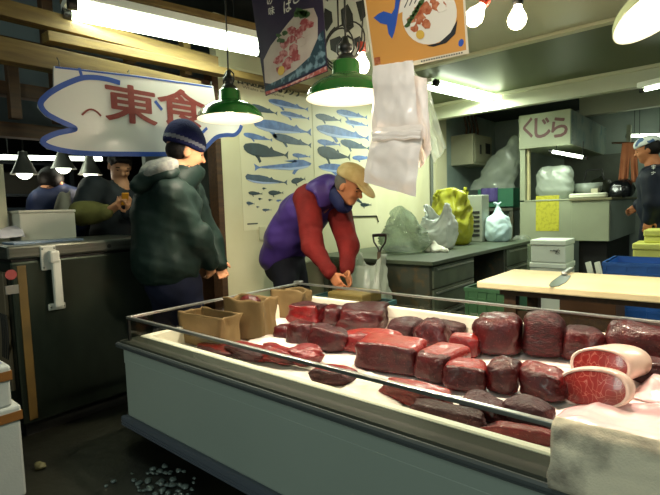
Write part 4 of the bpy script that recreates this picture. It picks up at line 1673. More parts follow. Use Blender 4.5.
litter('spilled crushed ice on the dark floor below the case', 158, 484, .016, mat('ice', '#566260', 0.25, coat=.3), 'spilled_ice', 'ice', 60, 'stuff')
litter('flat pale leaf scrap on the floor in front of the freezer', 40, 468, .035, mat('leaf_scrap', '#565536', 0.7), 'leaf_scrap', 'litter')

# ================================================================== behind the freezer: the dark shop
sh = thing('metal_rack', 'dark metal shelf stacked with boxes in the shop behind', 'shelf', (-6.2, .9, 0))
for z in (.7, 1.05, 1.4, 1.75):
    MB().box2((-6.5, -.4, z), (-6.0, 2.4, z + .03)).build('shelf_board', mat('shelf_metal', '#3b4246', 0.5, .4), sh)
for y in (-.4, .55, 1.45, 2.36):
    MB().box2((-6.04, y, 0), (-6.0, y + .04, 1.95)).build('upright', mat('shelf_metal', '#3b4246', 0.5, .4), sh)
rn = random.Random(5)
for k, (y, z, ww, hh, cl) in enumerate(((.0, 1.08, .5, .2, '#22303c'), (.65, 1.08, .4, .26, '#3c3f3a'), (1.2, 1.08, .2, .18, '#546068'), (.1, 1.43, .35, .2, '#4b4a40'), (.7, 1.43, .5, .16, '#27333f'),
                                       (1.6, 1.43, .5, .24, '#3f3a30'), (.05, .73, .4, .24, '#5b5d55'), (1.6, 1.08, .5, .2, '#2e3a44'))):
    o = MB().box2((-6.4, y, z), (-6.05, y + ww, z + hh), bev=.01).build('storage_box', mat('storage_%d' % k, cl, .6))
    tag(o,  
        ['blue-black box at the left on the middle shelf behind', 'olive grey box on the middle shelf behind', 'narrow grey-blue box on the middle shelf behind', 'brown-grey box at the left on the upper shelf behind',
         'long navy box on the upper shelf behind', 'dark brown box at the right on the upper shelf behind', 'pale grey box on the lowest shelf behind', 'slate box at the right on the middle shelf behind'][k],
        'box', 'boxes on the shelf in the dark shop')
o = MB().box2((-5.2, -.6, 0), (-4.7, 3.2, .88), bev=.01).build('counter', mat('dark_counter', '#2c2f2b', .6))
tag(o, 'low dark counter of the shop behind the freezer', 'counter')
o = MB().box2((at(-8, 185, x=-3.4).x - .02, at(-8, 185, x=-3.4).y, .96), (-3.4, at(5, 185, x=-3.4).y, at(2, 164, x=-3.4).z), bev=.004).build('board', mat('cream_board', '#bdb79c', .6))
tag(o, 'cream board standing at the left edge beyond the freezer', 'board')

# ================================================================== work table behind the case
M_top = mat('green_table_top', '#475140', .45, col2='#384131', nscale=4)
M_cab = mat('rusty_green_metal', '#3c4034', .6, col2='#5a4a2c', nscale=16, ncut=(.5, .75))
M_drawer = mat('green_drawer', '#56604e', .5, col2='#454d3e', nscale=6)
tb = thing('work_table', 'large green-topped work table with drawers along the cream wall', 'table', (-2.5, 4.7, 0))
TX, TYA, TYB, TZ = -1.84, 3.44, 6.02, .70
MB().box2((-3.17, TYA, TZ - .035), (TX, TYB, TZ), bev=.006).build('table_top', M_top, tb)
MB().box2((-2.55, TYA + .06, .02), (TX - .06, TYA + .95, TZ - .036), bev=.004).build('drawer_cabinet', M_cab, tb)
MB().box2((-2.55, TYA + 1.75, .02), (TX - .06, TYB - .06, TZ - .036), bev=.004).build('drawer_cabinet', M_cab, tb)
for ya, yb in ((TYA + .1, TYA + .91), (TYA + 1.79, TYB - .1)):
    for k in range(3):
        z = .06 + k * .20
        d = MB().box2((TX - .062, ya, z), (TX - .04, yb, z + .185), bev=.004).build('drawer', M_drawer, tb)
        MB().box2((TX - .042, ya + .04, z + .15), (TX - .022, yb - .04, z + .168), bev=.004).build('handle', M_alu, d)
for y in (TYA + .1, TYB - .15):
    MB().box2((-3.1, y, 0), (-3.04, y + .06, TZ - .036)).build('leg', M_cab, tb)


def sbag(name, label, cat, px0, px1, pyt, pyb, dep, y, m, seed=0, neck=None, amp=.012, h=.012, freq=26, group=None, zb=None, knot=False, handles=False, parts=None):
    """a filled plastic bag: soft lump standing on a surface; outline from the photo, real depth dep"""
    c0, c1 = at(px0, pyb, y=y), at(px1, pyb, y=y)
    z0 = c0.z if zb is None else zb
    zt_ = at((px0 + px1) / 2, pyt, y=y).z
    x0, x1 = at(px0, (pyb + pyt) / 2, y=y).x, at(px1, (pyb + pyt) / 2, y=y).x
    cx, wd, ht = (x0 + x1) / 2, (x1 - x0), zt_ - z0
    s = Soft((x0 - .08, y - dep - .08, z0 - .03), (x1 + .08, y + dep + .08, zt_ + .06), h)
    rg = random.Random(seed)
    bh = ht * (.70 if (knot or handles) else .98)
    s.rbox((cx, y, z0 + bh / 2), (wd * .92, dep, bh), min(wd, dep, bh) * .33)
    s.ell((cx, y, z0 + bh * .36), (wd * .52, dep * .56, bh * .42), k=.05)
    if knot:
        s.cap((cx, y, z0 + bh * .85), (cx, y, zt_ - .02), wd * .30, wd * .08, k=.06)
        for q in range(4):
            a_ = q * 1.7 + seed
            s.cap((cx, y, zt_ - .03), (cx + wd * .16 * math.cos(a_), y + wd * .14 * math.sin(a_), zt_ + .02 * rg.random()), wd * .05, wd * .07, k=.02)
    if handles:
        # crumpled, half open mouth: a few flat overlapping flaps of unequal height
        tops = handles if isinstance(handles, (list, tuple)) else ((-.24, 1.0), (.22, .93))
        for (o_, hh) in tops:
            for q in range(3):
                dx = wd * (o_ + rg.uniform(-.10, .10))
                dy = dep * rg.uniform(-.25, .25)
                top = (cx + dx + wd * rg.uniform(-.05, .05), y + dy * .6, z0 + ht * hh * (1 - .13 * q))
                R_ = frame((rg.uniform(-.4, .4), 1, rg.uniform(-.2, .2)))
                s.cap((cx + dx * .8, y + dy, z0 + bh * .72), top, wd * .17, wd * .09, k=.035)
    s.wrinkle(amp * .6, freq * .7, seed, (1, 1, .6))
    s.crease(amp * 1.5, freq * 1.5, seed + 3)
    s.above(z0 + .001)
    o = s.build(name, m)
    return tag(o, label, cat, group)


def open_bag(name, label, cat, px0, px1, pyt, pyb, dep, y, m, seed=0, zb=TZ, low=.6, peaks=(0.0, math.pi), crumple=.02, fill=1.0, group=None):
    """a thin bag standing open: bulging body, crumpled mouth rising to peaks at the given angles"""
    z0 = zb
    zt_ = at((px0 + px1) / 2, pyt, y=y).z
    x0, x1 = at(px0, (pyb + pyt) / 2, y=y).x, at(px1, (pyb + pyt) / 2, y=y).x
    cx, rx, ht = (x0 + x1) / 2, (x1 - x0) / 2, zt_ - z0

    def fn(s, t):
        a = 2 * math.pi * s
        ca, sa = math.cos(a), math.sin(a)
        pw = .72
        ex, ey = math.copysign(abs(ca) ** pw, ca), math.copysign(abs(sa) ** pw, sa)
        pk = max(0.0, max(math.cos(a - q) for q in peaks)) ** 2.5
        top = low + (1 - low) * pk
        prof = (.80 + .22 * math.sin(math.pi * min(1, t * 1.25)) * fill) * (1 - .16 * max(0, t - .6) / .4)
        squeeze = 1 - .45 * max(0, t - .55) / .45
        P_ = V((ca * 1.2 + seed, sa * 1.2, t * 2.0))
        d = noise.noise_vector(P_ * 1.1)
        e = 1 - 2 * abs(noise.noise(P_ * 2.3 + V((7, 1, 3)))) + .6 * (1 - 2 * abs(noise.noise(P_ * 5.1)))
        k = crumple * (.35 + 1.1 * t) * (1 if t > .02 else 0)
        return (cx + ex * rx * prof + d.x * k * 1.4 + ca * e * k, y + ey * dep / 2 * prof * squeeze + d.y * k * 1.4 + sa * e * k, z0 + ht * top * t + d.z * k * .9 * t)
    mb = MB()
    mb.grid(fn, 64, 26, wrap=True)
    mb.add([fn(k / 64, 0) for k in range(64)], [list(range(64))], 0)
    o = mb.build(name, m, solid=.002)
    return tag(o, label, cat, group)


M_milk = glass_mat('milky_bag', '#e6ece4', milk='#c9d2c6', milk_amt=.62, rough=.25)
M_clear = glass_mat('clear_bag', '#dfe6dc', milk='#c9d0c4', milk_amt=.30, rough=.15)
M_whitebag = mat('white_bag', '#c7cec8', .45, bump=.2, bscale=20)
M_yg = mat('yellow_green_bag', '#a2a326', .45, col2='#8b8c1c', nscale=6, bump=.35, bscale=18)
M_bluebag = mat('pale_blue_bag', '#b9cfce', .4, col2='#a3bcc4', nscale=5, bump=.25, bscale=18)
M_violet = mat('violet_cloth', '#463a78', .7, col2='#372d63', nscale=8)
open_bag('plastic_bag', 'clear plastic bag with dark purple contents on the table, beside the shovel', 'plastic bag', 386, 424, 209, 248, .30, 4.12, M_clear, 1, low=.5, peaks=(1.9, -1.5), crumple=.035)
o = MB().grid(lambda u, v: (at(388, 247, y=4.15).x + u * .26, 4.05 + .2 * v, TZ + .015 + .05 * max(0, .5 + noise.noise(V((u * 4, v * 4, 2)))) * min(1, 5 * min(u, 1 - u)) * min(1, 5 * min(v, 1 - v))), 16, 10).build('purple_shells', mat('dark_violet', '#3a3048', .5), solid=.004)
tag(o, 'dark purple contents inside the clear bag on the table', 'contents')
open_bag('plastic_bag', 'white plastic bag with crumpled mouth on the table in front of the yellow-green bag', 'plastic bag', 422, 453, 203, 242, .26, 4.55, M_whitebag, 2, low=.62, peaks=(2.6, -.3), crumple=.026)
open_bag('shopping_bag', 'large yellow-green shopping bag standing open on the table', 'shopping bag', 435, 469, 188, 240, .34, 5.1, M_yg, 3, low=.80, peaks=(2.8, .4, -1.4), crumple=.036)
sbag('plastic_bag', 'pale blue-white tied plastic bag on the table near the stall', 'plastic bag', 486, 510, 203, 236, .28, 5.68, M_bluebag, 4, knot=True, zb=TZ)
s = Soft((-3.2, 2.9, .69), (-1.2, 4.6, .95), .009)
c = at(435, 252, z=TZ)
for dx, dy, r in ((0, 0, .045), (.06, .02, .035), (-.07, .0, .03), (.02, -.03, .03), (-.10, .03, .02), (.11, 0, .025)):
    s.ell((c.x + dx, c.y + dy, TZ + r * .7), (r * 1.5, r * 1.1, r), k=.02)
s.cap((c.x, c.y, TZ + .05), (c.x - .01, c.y, TZ + .105), .03, .014, k=.02)
s.wrinkle(.008, 60, 3)
s.above(TZ + .001)
tag(s.build('crumpled_cloth', mat('crumpled_white', '#d5d6c8', .7)), 'small crumpled white cloth on the front of the table', 'cloth')
# slotted pale crate
cr = thing('slotted_crate', 'pale grey crate with slotted front on the table beside the yellow-green bag', 'crate', at(474, 240, y=5.55))
x0, x1 = at(465, 215, y=5.5).x, at(482, 215, y=5.5).x
zt_ = at(475, 195, y=5.5).z
M_crate = mat('pale_crate', '#8b9184', .5)
MB().box2((x0, 5.5, TZ), (x1, 5.72, zt_), bev=.01).build('body', M_crate, cr)
for k in range(6):
    z = TZ + .07 + k * .055
    MB().box2((x0 + .03, 5.494, z), (x1 - .03, 5.5005, z + .028)).build('slot', M_dark, cr)
# green crate with violet cloth on a rack beyond
rk = thing('low_rack', 'dark low rack beyond the table holding the green crate', 'rack', (-2.15, 6.75, 0))
xa, xb = at(483, 220, y=6.8).x, at(519, 220, y=6.8).x
zc = at(500, 208, y=6.8).z
MB().box2((xa, 6.55, zc - .04), (xb, 7.1, zc), bev=.004).build('rack_shelf', M_cab, rk)
for x in (xa, xb - .05):
    for y in (6.56, 7.05):
        MB().box2((x, y, 0), (x + .05, y + .05, zc - .04)).build('leg', M_cab, rk)
gc = thing('green_crate', 'dark green plastic crate with violet cloth hanging over its front', 'crate', ((xa + xb) / 2, 6.8, zc))
zg = at(500, 189, y=6.8).z
M_gcrate = mat('green_crate', '#1f5a42', .45)
m = MB()
m.box2((xa + .01, 6.6, zc), (xb - .01, 6.63, zg)).box2((xa + .01, 7.02, zc), (xb - .01, 7.05, zg)).box2((xa + .01, 6.63, zc), (xa + .04, 7.02, zg)).box2((xb - .04, 6.63, zc), (xb - .01, 7.02, zg))
m.box2((xa + .01, 6.6, zc), (xb - .01, 7.05, zc + .02))
m.build('body', M_gcrate, gc)
o = MB().grid(lambda u, v: (xa + .06 + .24 * u, 6.59 + .12 * max(0, v - .6) - .006 * math.sin(u * 14), zg + .012 - .20 * max(0, .6 - v) * 1.6), 20, 14).build('cloth', M_violet, solid=.006)
tag(o, 'violet cloth hanging over the front of the green crate', 'cloth')
# big clear sack over the crate
s = Soft((-3.1, 6.6, 1.0), (-1.6, 7.7, 2.3), .022)
P3 = lambda x, y: np.array(at(x, y, y=7.1))
s.ell(P3(497, 176), (.24, .2, .30), k=.06).ell(P3(482, 190), (.20, .2, .16), k=.08).ell(P3(509, 163), (.17, .16, .26), k=.08).cap(P3(509, 158), P3(513, 141), .13, .07, k=.06)
s.ell(P3(500, 190), (.22, .2, .10), k=.06)
s.crease(.045, 22, 8)
z_s = zg + .002
s.above(z_s)
tag(s.build('plastic_sack', M_milk), 'big crumpled clear plastic sack piled over the green crate', 'plastic sack')
# electric box on the blue-grey wall
EX = -2.95
ya, yb = at(473, 150, x=EX).y, at(492, 150, x=EX).y
z0, z1 = at(473, 164, x=EX).z, at(473, 133, x=EX).z
eb = thing('electric_box', 'pale square electric box on the blue-grey wall above the bags', 'electric box', (-3.1, (ya + yb) / 2, z0))
M_ebox = mat('ivory_metal', '#9c9c82', .5)
MB().box2((-3.32, ya, z0), (EX, yb, z1), bev=.012).build('body', M_ebox, eb)
MB().box2((EX, ya + .05, z0 + .04), (EX + .012, yb - .05, z1 - .04), bev=.004).build('door', M_ebox, eb)
MB().box2((EX + .012, ya + .30 * (yb - ya), z0 + .16), (EX + .024, ya + .36 * (yb - ya), z0 + .30), bev=.003).build('latch', M_black, eb)
MB().box2((EX + .012, ya + .6 * (yb - ya), z0 + .18), (EX + .018, ya + .85 * (yb - ya), z0 + .34), bev=.002).build('vent', M_dark, eb)
m = MB()
for k in range(4):
    y_ = ya + .1 + .14 * k
    m.tube([(-3.1, y_, z1), (-3.1, y_ + .02, z1 + .1), (-3.15, y_, 2.6)], .018, 8)
tag(m.build('cable_bundle', M_wood2), 'brown cables rising from the electric box to the ceiling', 'cables')
o = MB().tube([(-3.17, 5.95, .72), (-3.17, 5.95, 2.25)], .022, 10).build('wall_pipe', mat('grey_pipe', '#5a6058', .5))
tag(o, 'dark grey vertical pipe at the far end of the cream wall', 'pipe')
o = MB().tube([W(341, 216) + V((.006, 0, 0)), W(350, 216.5) + V((.008, 0, 0)), W(376, 216) + V((.008, 0, 0)), W(378, 222) + V((.008, 0, 0))], .008, 6).build('wall_wire', M_cord)
tag(o, 'grey wire along the wall below the second whale chart', 'wire')

# shovel and liner bag in front of the table
sv = thing('shovel', 'shovel with black D-shaped handle leaning on the table front', 'shovel', (at(380, 290, y=3.36).x, 3.30, 0))
g = lambda x, y: at(x, y, y=3.36)
M_grip = mat('dark_grip', '#2b1e1c', .4)
MB().tube([g(373, 235.5), g(379, 235), g(386, 235)], .014, 10).build('grip', M_grip, sv)
MB().tube([g(373, 235.5), g(374, 242), g(378.5, 249), g(379, 254)], .008, 8).build('fork', M_grip, sv)
MB().tube([g(386, 235), g(385.5, 242), g(381.5, 248), g(379, 254)], .008, 8).build('fork', M_grip, sv)
q = g(379, 252)
MB().tube([q, V((q.x + .02, 3.30, .30))], .016, 10).build('shaft', mat('wooden_shaft', '#5a4630', .6), sv)
MB().grid(lambda u, v: (q.x + .02 + (u - .5) * .22 * (1 - .5 * max(0, v - .6)), 3.29 - .03 * (1 - (2 * u - 1) ** 2), .30 - .295 * v), 10, 10).build('blade', M_steel_dull, sv, solid=.003)
open_bag('bin_liner_bag', 'milky white liner bag standing in front of the table below the shovel handle', 'plastic bag', 350, 388, 254, 300, .24, 3.08, M_milk, 7, zb=0.0, low=.88, peaks=(0.1, 3.0), crumple=.022, fill=.5)

# ================================================================== boxes between the table and the stall
def lidded(name, label, cat, x0, x1, y0, y1, z0, z1, m, group, lid=.06, mark=False):
    t = thing(name, label, cat, ((x0 + x1) / 2, (y0 + y1) / 2, z0), group)
    MB().box2((x0 + .006, y0 + .006, z0), (x1 - .006, y1 - .006, z1 - lid), bev=.012).build('body', m, t)
    MB().box2((x0, y0, z1 - lid), (x1, y1, z1), bev=.012).build('lid', m, t)
    if mark:
        mk = MB()
        for k in range(7):
            mk.box2((x0 + .20 + k * .014, y0 - .001, z1 - lid - .055), (x0 + .209 + k * .014, y0 + .007, z1 - lid - .045))
        mk.ribbon([(x1 - .10, y0 + .004, z1 - lid - .08), (x1 - .07, y0 + .004, z1 - lid - .03), (x1 - .12, y0 + .004, z1 - lid - .04), (x1 - .06, y0 + .004, z1 - lid - .075)], (0, -1, 0), .006, .004)
        mk.build('stamp', M_ink, t)
    return t


WY = 5.2
x0, x1 = at(530, 250, y=WY).x, at(566, 250, y=WY).x
za, zb2, zc2 = at(548, 240, y=WY).z, at(548, 263, y=WY).z, at(548, 285, y=WY).z
M_pfoam = mat('pale_foam', '#cdd4c6', .7)
lidded('foam_box', 'white foam box with a small stamp, topmost of the stack before the stall', 'foam box', x0, x1, WY, WY + .36, zb2, za, M_pfoam, 'white foam boxes before the stall', mark=True)
lidded('foam_box', 'white foam box, second from top of the stack before the stall', 'foam box', x0 - .01, x1 + .005, WY + .005, WY + .37, zc2, zb2, M_pfoam, 'white foam boxes before the stall')
lidded('foam_box', 'white foam box at the bottom of the stack before the stall', 'foam box', x0 - .01, x1 + .01, WY + .01, WY + .37, 0, zc2, M_pfoam, 'white foam boxes before the stall')
sbag('plastic_bag', 'clear bag of rubbish on the floor left of the white foam boxes', 'plastic bag', 514, 531, 234, 292, .26, 6.28, M_clear, 9, zb=0, h=.016)

# cutting board on its stand, behind the case
ct = thing('cutting_board', 'thick cream cutting board on a dark stand behind the case', 'cutting board', (-.55, 3.1, .63))
BX0, BX1, BYA, BYB = -1.19, .35, 2.79, 3.44
MB().box2((BX0, BYA, .637), (BX1, BYB, .68), bev=.008).build('board', mat('cream_board_plastic', '#dccda4', .5, col2='#d0bd90', nscale=2.5), ct)
st = thing('board_stand', 'dark wooden stand carrying the cutting board', 'stand', (-.5, 3.1, 0))
MB().box2((BX0 + .12, BYA + .06, .60), (BX1 - .05, BYB - .06, .636)).build('stand_top', M_wood2, st)
for x in (BX0 + .14, BX1 - .12):
    for y in (BYA + .08, BYB - .14):
        MB().box2((x, y, 0), (x + .07, y + .07, .60)).build('leg', M_wood2, st)
MB().box2((BX0 + .14, BYA + .10, .28), (BX1 - .06, BYA + .13, .50)).build('apron', M_wood2, st)
kn = thing('kitchen_knife', 'broad-bladed kitchen knife lying on the cutting board', 'knife', at(560, 280, z=.681))
k0, k1, k2 = at(551, 286.5, z=.685), at(564, 275, z=.685), at(571, 270, z=.685)
t_ = (k1 - k0).normalized()
s_ = t_.cross(V((0, 0, 1)))
L_ = (k1 - k0).length
bl = [k0, k0 + t_ * L_ * .10 + s_ * .034, k0 + t_ * L_ * .45 + s_ * .050, k1 + s_ * .040, k1 - s_ * .020, k0 + t_ * L_ * .35 - s_ * .028, k0 + t_ * L_ * .1 - s_ * .018]
MB().prism([V((p.x, p.y, .6815)) for p in bl], (0, 0, 1), .003).build('blade', mat('worn_blade', '#4e5a54', .3, .8), kn)
MB().beam(V((k1.x, k1.y, .692)), V((k2.x, k2.y, .692)) + t_ * .03, .036, .024, 0, .008).build('handle', M_alu, kn)

# crates behind the board, under it
def crate(label, x0, x1, y0, y1, z0, z1, m, group):
    t = thing('plastic_crate', label, 'crate', ((x0 + x1) / 2, (y0 + y1) / 2, z0), group)
    b = MB()
    th = .02
    b.box2((x0, y0, z0), (x1, y0 + th, z1)).box2((x0, y1 - th, z0), (x1, y1, z1)).box2((x0, y0 + th, z0), (x0 + th, y1 - th, z1)).box2((x1 - th, y0 + th, z0), (x1, y1 - th, z1))
    b.box2((x0, y0, z0), (x1, y1, z0 + .02))
    r = MB()
    ring(r, x0, x1, y0, y1, [(-.001, z1 - .03), (.014, z1 - .03), (.014, z1), (-.02, z1), (-.02, z1 - .004), (-.001, z1 - .004)])
    r.build('rim', m, t)
    rb_ = MB()
    n = 5
    for k in range(n + 1):
        x = x0 + (x1 - x0 - .02) * k / n
        rb_.box2((x, y0 - .010, z0), (x + .02, y0 + .001, z1 - .03))
    for k in range(4):
        y = y0 + (y1 - y0 - .02) * k / 3
        rb_.box2((x0 - .010, y, z0), (x0 + .001, y + .02, z1 - .03))
    rb_.box2((x0 - .008, y0 - .008, z1 - .10), (x1, y0 + .001, z1 - .085))
    rb_.box2((x0 - .008, y0 - .008, z0 + .05), (x1, y0 + .001, z0 + .065))
    b.add(rb_.v, rb_.f)
    b.build('body', m, t)
    return t


M_bcrate = mat('blue_crate', '#2460b4', .4, col2='#2056a0', nscale=4)
CYA = 4.62
xL = at(604, 262, y=CYA).x
zT = at(604, 262, y=CYA).z
crate('upper blue plastic crate at the right, behind the cutting board', xL, xL + .75, CYA, CYA + .55, zT * .5 + .004, zT, M_bcrate, 'blue crates behind the cutting board')
crate('lower blue plastic crate of the stack behind the cutting board', xL + .005, xL + .745, CYA + .005, CYA + .545, 0, zT * .5, M_bcrate, 'blue crates behind the cutting board')
M_yfoam = mat('yellow_foam', '#cfd06a', .7, col2='#c3c45c', nscale=5)
YY = 5.2
x0 = at(632, 246, y=YY).x
za, zb2 = at(640, 243.5, y=YY).z, at(645, 233.5, y=YY).z
for k, (zl_, zh_) in enumerate(((0, za - .22), (za - .218, za))):
    lidded('foam_box', ['yellow foam box at the bottom of the stack behind the blue crates', 'yellow foam box second from top behind the blue crates'][k], 'foam box', x0, x0 + .6, YY, YY + .4, zl_, zh_, M_yfoam, 'yellow foam boxes')
lidded('foam_box', 'topmost yellow foam box behind the blue crates, set back to the right', 'foam box', x0 + .08, x0 + .66, YY + .06, YY + .42, za + .001, zb2 + .03, M_yfoam, 'yellow foam boxes')
gcr = at(467, 305, y=3.5)
crate('green slatted crate on the floor seen under the cutting board', gcr.x - .12, gcr.x + .3, 3.75, 4.1, 0, .46, mat('green_slat', '#3f6a46', .5), None)
o = MB().box2((-1.0, 3.9, 0), (-.62, 4.3, .42), bev=.01).build('cardboard_box', mat('dark_cardboard', '#4a3018', .7))
tag(o, 'dark brown box on the floor under the cutting board', 'box')
pl = at(600, 290, y=4.3)
for k in range(2):
    o = MB().beam(at(588 + 9 * k, 262, y=4.5), V((at(606 + 8 * k, 305, y=4.38).x, 4.38, .03)), .02, .05, 0, .003).build('foam_strip', M_pfoam)
    tag(o, ['left', 'right'][k] + ' one of two pale strips leaning beside the blue crates', 'strip', 'pale strips beside the blue crates')
# parcel the man works on, on a crate behind the case
crate('teal plastic crate standing behind the case in front of the man in the vest', -2.42, -1.80, 2.47, 2.80, 0, .50, mat('teal_crate', '#3d6a70', .45), None)
o = MB().box2((-2.16, 2.50, .50), (-1.86, 2.74, .575), bev=.012).build('brown_parcel', mat('parcel_brown', '#76602f', .7))
tag(o, 'brown paper parcel under the hands of the man in the purple vest', 'parcel')

# ================================================================== the whale stall in the back
KY = 6.5
kx0, kx1, kx2 = at(520, 200, y=KY).x, at(572, 200, y=KY).x, at(610, 200, y=KY).x
zc1 = at(590, 198, y=KY).z
zlow = at(590, 241, y=KY).z
M_stall = mat('stall_panel', '#92987e', .5, col2='#888e75', nscale=2)
M_stall2 = mat('stall_panel_grey', '#9aa79d', .45, col2='#8d998f', nscale=2)
stl = thing('market_stall', 'cream market stall with counter and red-lettered sign box at the back', 'stall', ((kx0 + kx2) / 2, 7.5, 0))
KB = 8.4
MB().box2((kx0, KY, .02), (kx1 - .003, KY + .06, zc1 - .02)).build('front_panel', M_stall, stl)
MB().box2((kx1, KY - .02, zlow), (kx2, KB, zc1 - .03), bev=.006).build('counter_body', M_stall, stl)
MB().box2((kx2 - .004, KY + .01, zlow), (kx2 + .006, KB, zc1 - .03)).build('side_panel', M_stall2, stl)
MB().box2((kx1 + .04, KY + .2, 0), (kx2 - .06, KB, zlow)).build('base', M_dark, stl)
MB().box2((kx1 - .02, KY - .05, zc1 - .03), (kx2 + .03, KB, zc1), bev=.006).build('counter_top', mat('brown_counter_top', '#6f6a4c', .5), stl)
MB().box2((kx0 + .06, KY - .01, zc1 - .02), (kx1 - .02, KY + .45, zc1), bev=.004).build('sill', M_stall, stl)
sx1 = at(571, 125, y=KY).x
zs0, zs1 = at(545, 147, y=KY).z, at(545, 112.5, y=KY).z
MB().box2((kx0, KY, zc1), (kx0 + .065, KY + .08, zs0)).build('post', M_stall, stl)
MB().box2((kx0 + .068, KY + .06, zc1), (kx0 + .10, KY + .12, zs0), bev=.004).build('window_jamb', mat('pale_jamb', '#b0a77c', .5), stl)
MB().box2((kx2 - .05, 7.9, zc1), (kx2, 7.98, 2.2)).build('post', M_stall, stl)
MB().box2((kx0 - .01, KY - .02, zs0), (sx1, 8.9, zs1), bev=.006).build('sign_box', M_stall, stl)
MB().box2((sx1 - .002, KY - .005, zs0 + .01), (sx1 + .006, 8.88, zs1 - .01)).build('side_banner', mat('glossy_banner', '#93a094', .12, col2='#6f8a8a', nscale=5, ncut=(.45, .7), bump=.4, bscale=6), stl)
m = MB()
for k in range(8):
    m.box2((sx1 + .0055, KY + .05, zs1 - .07 - k * .045), (sx1 + .0075, KY + .10, zs1 - .045 - k * .045))
m.build('banner_print', mat('banner_ink', '#40504a', .5), stl)
M_kred = mat('stall_red', '#4d100d', .5)
for ch, px in (('く', 528.0), ('じ', 542.5), ('ら', 559.5)):
    c = at(px, 127.5 - (px - 545) * .03, y=KY - .021)
    k = 1 / ppm(c)
    glyphs(MB(), ch, c, (1, 0, 0), (0, 0, 1), {'く': 8, 'じ': 13, 'ら': 13}[ch] * k * 1.12, 19 * k, 0, .035, .004).build('lettering', M_kred, stl)
MB().box2((kx0 + .07, KB, zc1), (kx2 - .06, KB + .05, zs0)).build('back_board', mat('stall_inside', '#5d645a', .6, col2='#474d44', nscale=3), stl)
a, b = at(536, 196, y=KY), at(559, 231, y=KY)
o = MB().box2((a.x, KY - .004, b.z), (b.x, KY - .0005, a.z)).build('notice', mat('yellow_notice', '#b5b02e', .6, col2='#a19d24', nscale=26, ncut=(.5, .6)))
tag(o, 'yellow paper notice on the stall front below the window', 'notice')
sbag('plastic_bag', 'big pale plastic bag on the stall counter behind the window', 'plastic bag', 537, 574, 165, 195, .34, KY + .30, M_milk, 11, zb=zc1, h=.014)
o = MB().lathe([(.06, 0), (.08, .005), (.16, .10), (.17, .20), (.165, .2), (.15, .10), (.07, .012), (.001, .01)], (at(586, 195, y=KY + .5).x, KY + .62, zc1), 24).build('bowl', mat('bowl_grey', '#98a196', .4))
tag(o, 'pale bowl on the stall counter right of the big bag', 'bowl')
o = MB().box2((at(591, 190, y=KY + .3).x, KY + .3, zc1), (at(598, 190, y=KY + .3).x, KY + .4, zc1 + .12), bev=.006).build('small_box', mat('small_box_cream', '#b7b394', .6))
tag(o, 'small cream box on the stall counter beside the bowl', 'box')
m = MB()
c = at(588, 193, y=KY + .12)
for k in range(2):
    m.tube([(c.x + .20 * math.cos(q_ * .33), KY + .12 + .06 * math.sin(q_ * .33), zc1 + .022 + .02 * k) for q_ in range(19)], .02, 8, closed=True)
tag(m.build('rope_coil', mat('pale_rope', '#c4c6b0', .8)), 'coil of pale rope on the front of the stall counter', 'rope')
sbag('black_bag', 'black glossy bag on the right end of the stall counter', 'bag', 610, 634, 180, 194, .3, KY + .75, mat('black_gloss', '#15171a', .25), 13, zb=zc1, h=.012)
kt = thing('kettle', 'dark kettle in the stall behind the small box', 'kettle', (at(601, 180, y=KY + 1.15).x, KY + 1.15, zc1))
kx = at(601, 180, y=KY + 1.15).x
MB().lathe([(.001, 0), (.15, .0), (.17, .06), (.16, .18), (.11, .26), (.05, .28), (.02, .30), (.001, .31)], (kx, KY + 1.15, zc1), 24).build('body', mat('dark_kettle', '#2f3428', .5), kt)
MB().tube([(kx - .12, KY + .7, zc1 + .24), (kx - .09, KY + .7, zc1 + .38), (kx + .09, KY + .7, zc1 + .38), (kx + .12, KY + .7, zc1 + .24)], .012, 8).build('handle', M_black, kt)
# orange towels hanging on a rail
RY = 7.25
rl = MB().tube([at(612, 143, y=RY), at(640, 143, y=RY)], .014, 8)
rl.tube([at(612, 143, y=RY), V((at(612, 143, y=RY).x, RY, zs0 + .05))], .01, 6)
tag(rl.build('towel_rail', M_wood2), 'brown rail with orange towels at the right of the stall', 'rail')
M_otow = mat('orange_towel', '#b5714f', .9, col2='#a3623f', nscale=5)
for k, (xa_, xb_, yb_, lb) in enumerate(((621, 630, 180, 'left'), (631, 638, 183, 'right'))):
    a, b, c = at(xa_, 144, y=RY), at(xb_, 144, y=RY), at(xb_, yb_, y=RY)
    o = MB().grid(lambda u, v: (a.x + (b.x - a.x) * u + .03 * (v - .5) * (1 if k else -1), RY - .02 + .025 * math.sin(u * 9 + k) * v, a.z + (c.z - a.z) * v + .01), 14, 18).build('orange_towel', M_otow, solid=.012)
    tag(o, lb + ' one of two orange towels hanging beside the stall', 'towel', 'orange towels beside the stall')
# ================================================================== people
def matc(*a, **k):
    k.setdefault('spec', .16)
    return mat(*a, **k)


M_skinA = matc('skin', '#b98a68', .5, col2='#ad7c5c', nscale=10)
M_skinB = matc('skin_ruddy', '#a9714f', .5, col2='#98603f', nscale=10)
M_hair = matc('black_hair', '#14110f', .55, bump=.4, bscale=90)
M_greyhair = matc('grey_hair', '#57524a', .7, bump=.4, bscale=90)
M_eye = matc('dark_eye', '#15100d', .3)
M_lip = matc('lip', '#8e5546', .5)
M_sole = matc('shoe_rubber', '#191a1b', .5)
A = lambda v: np.array(v, float)


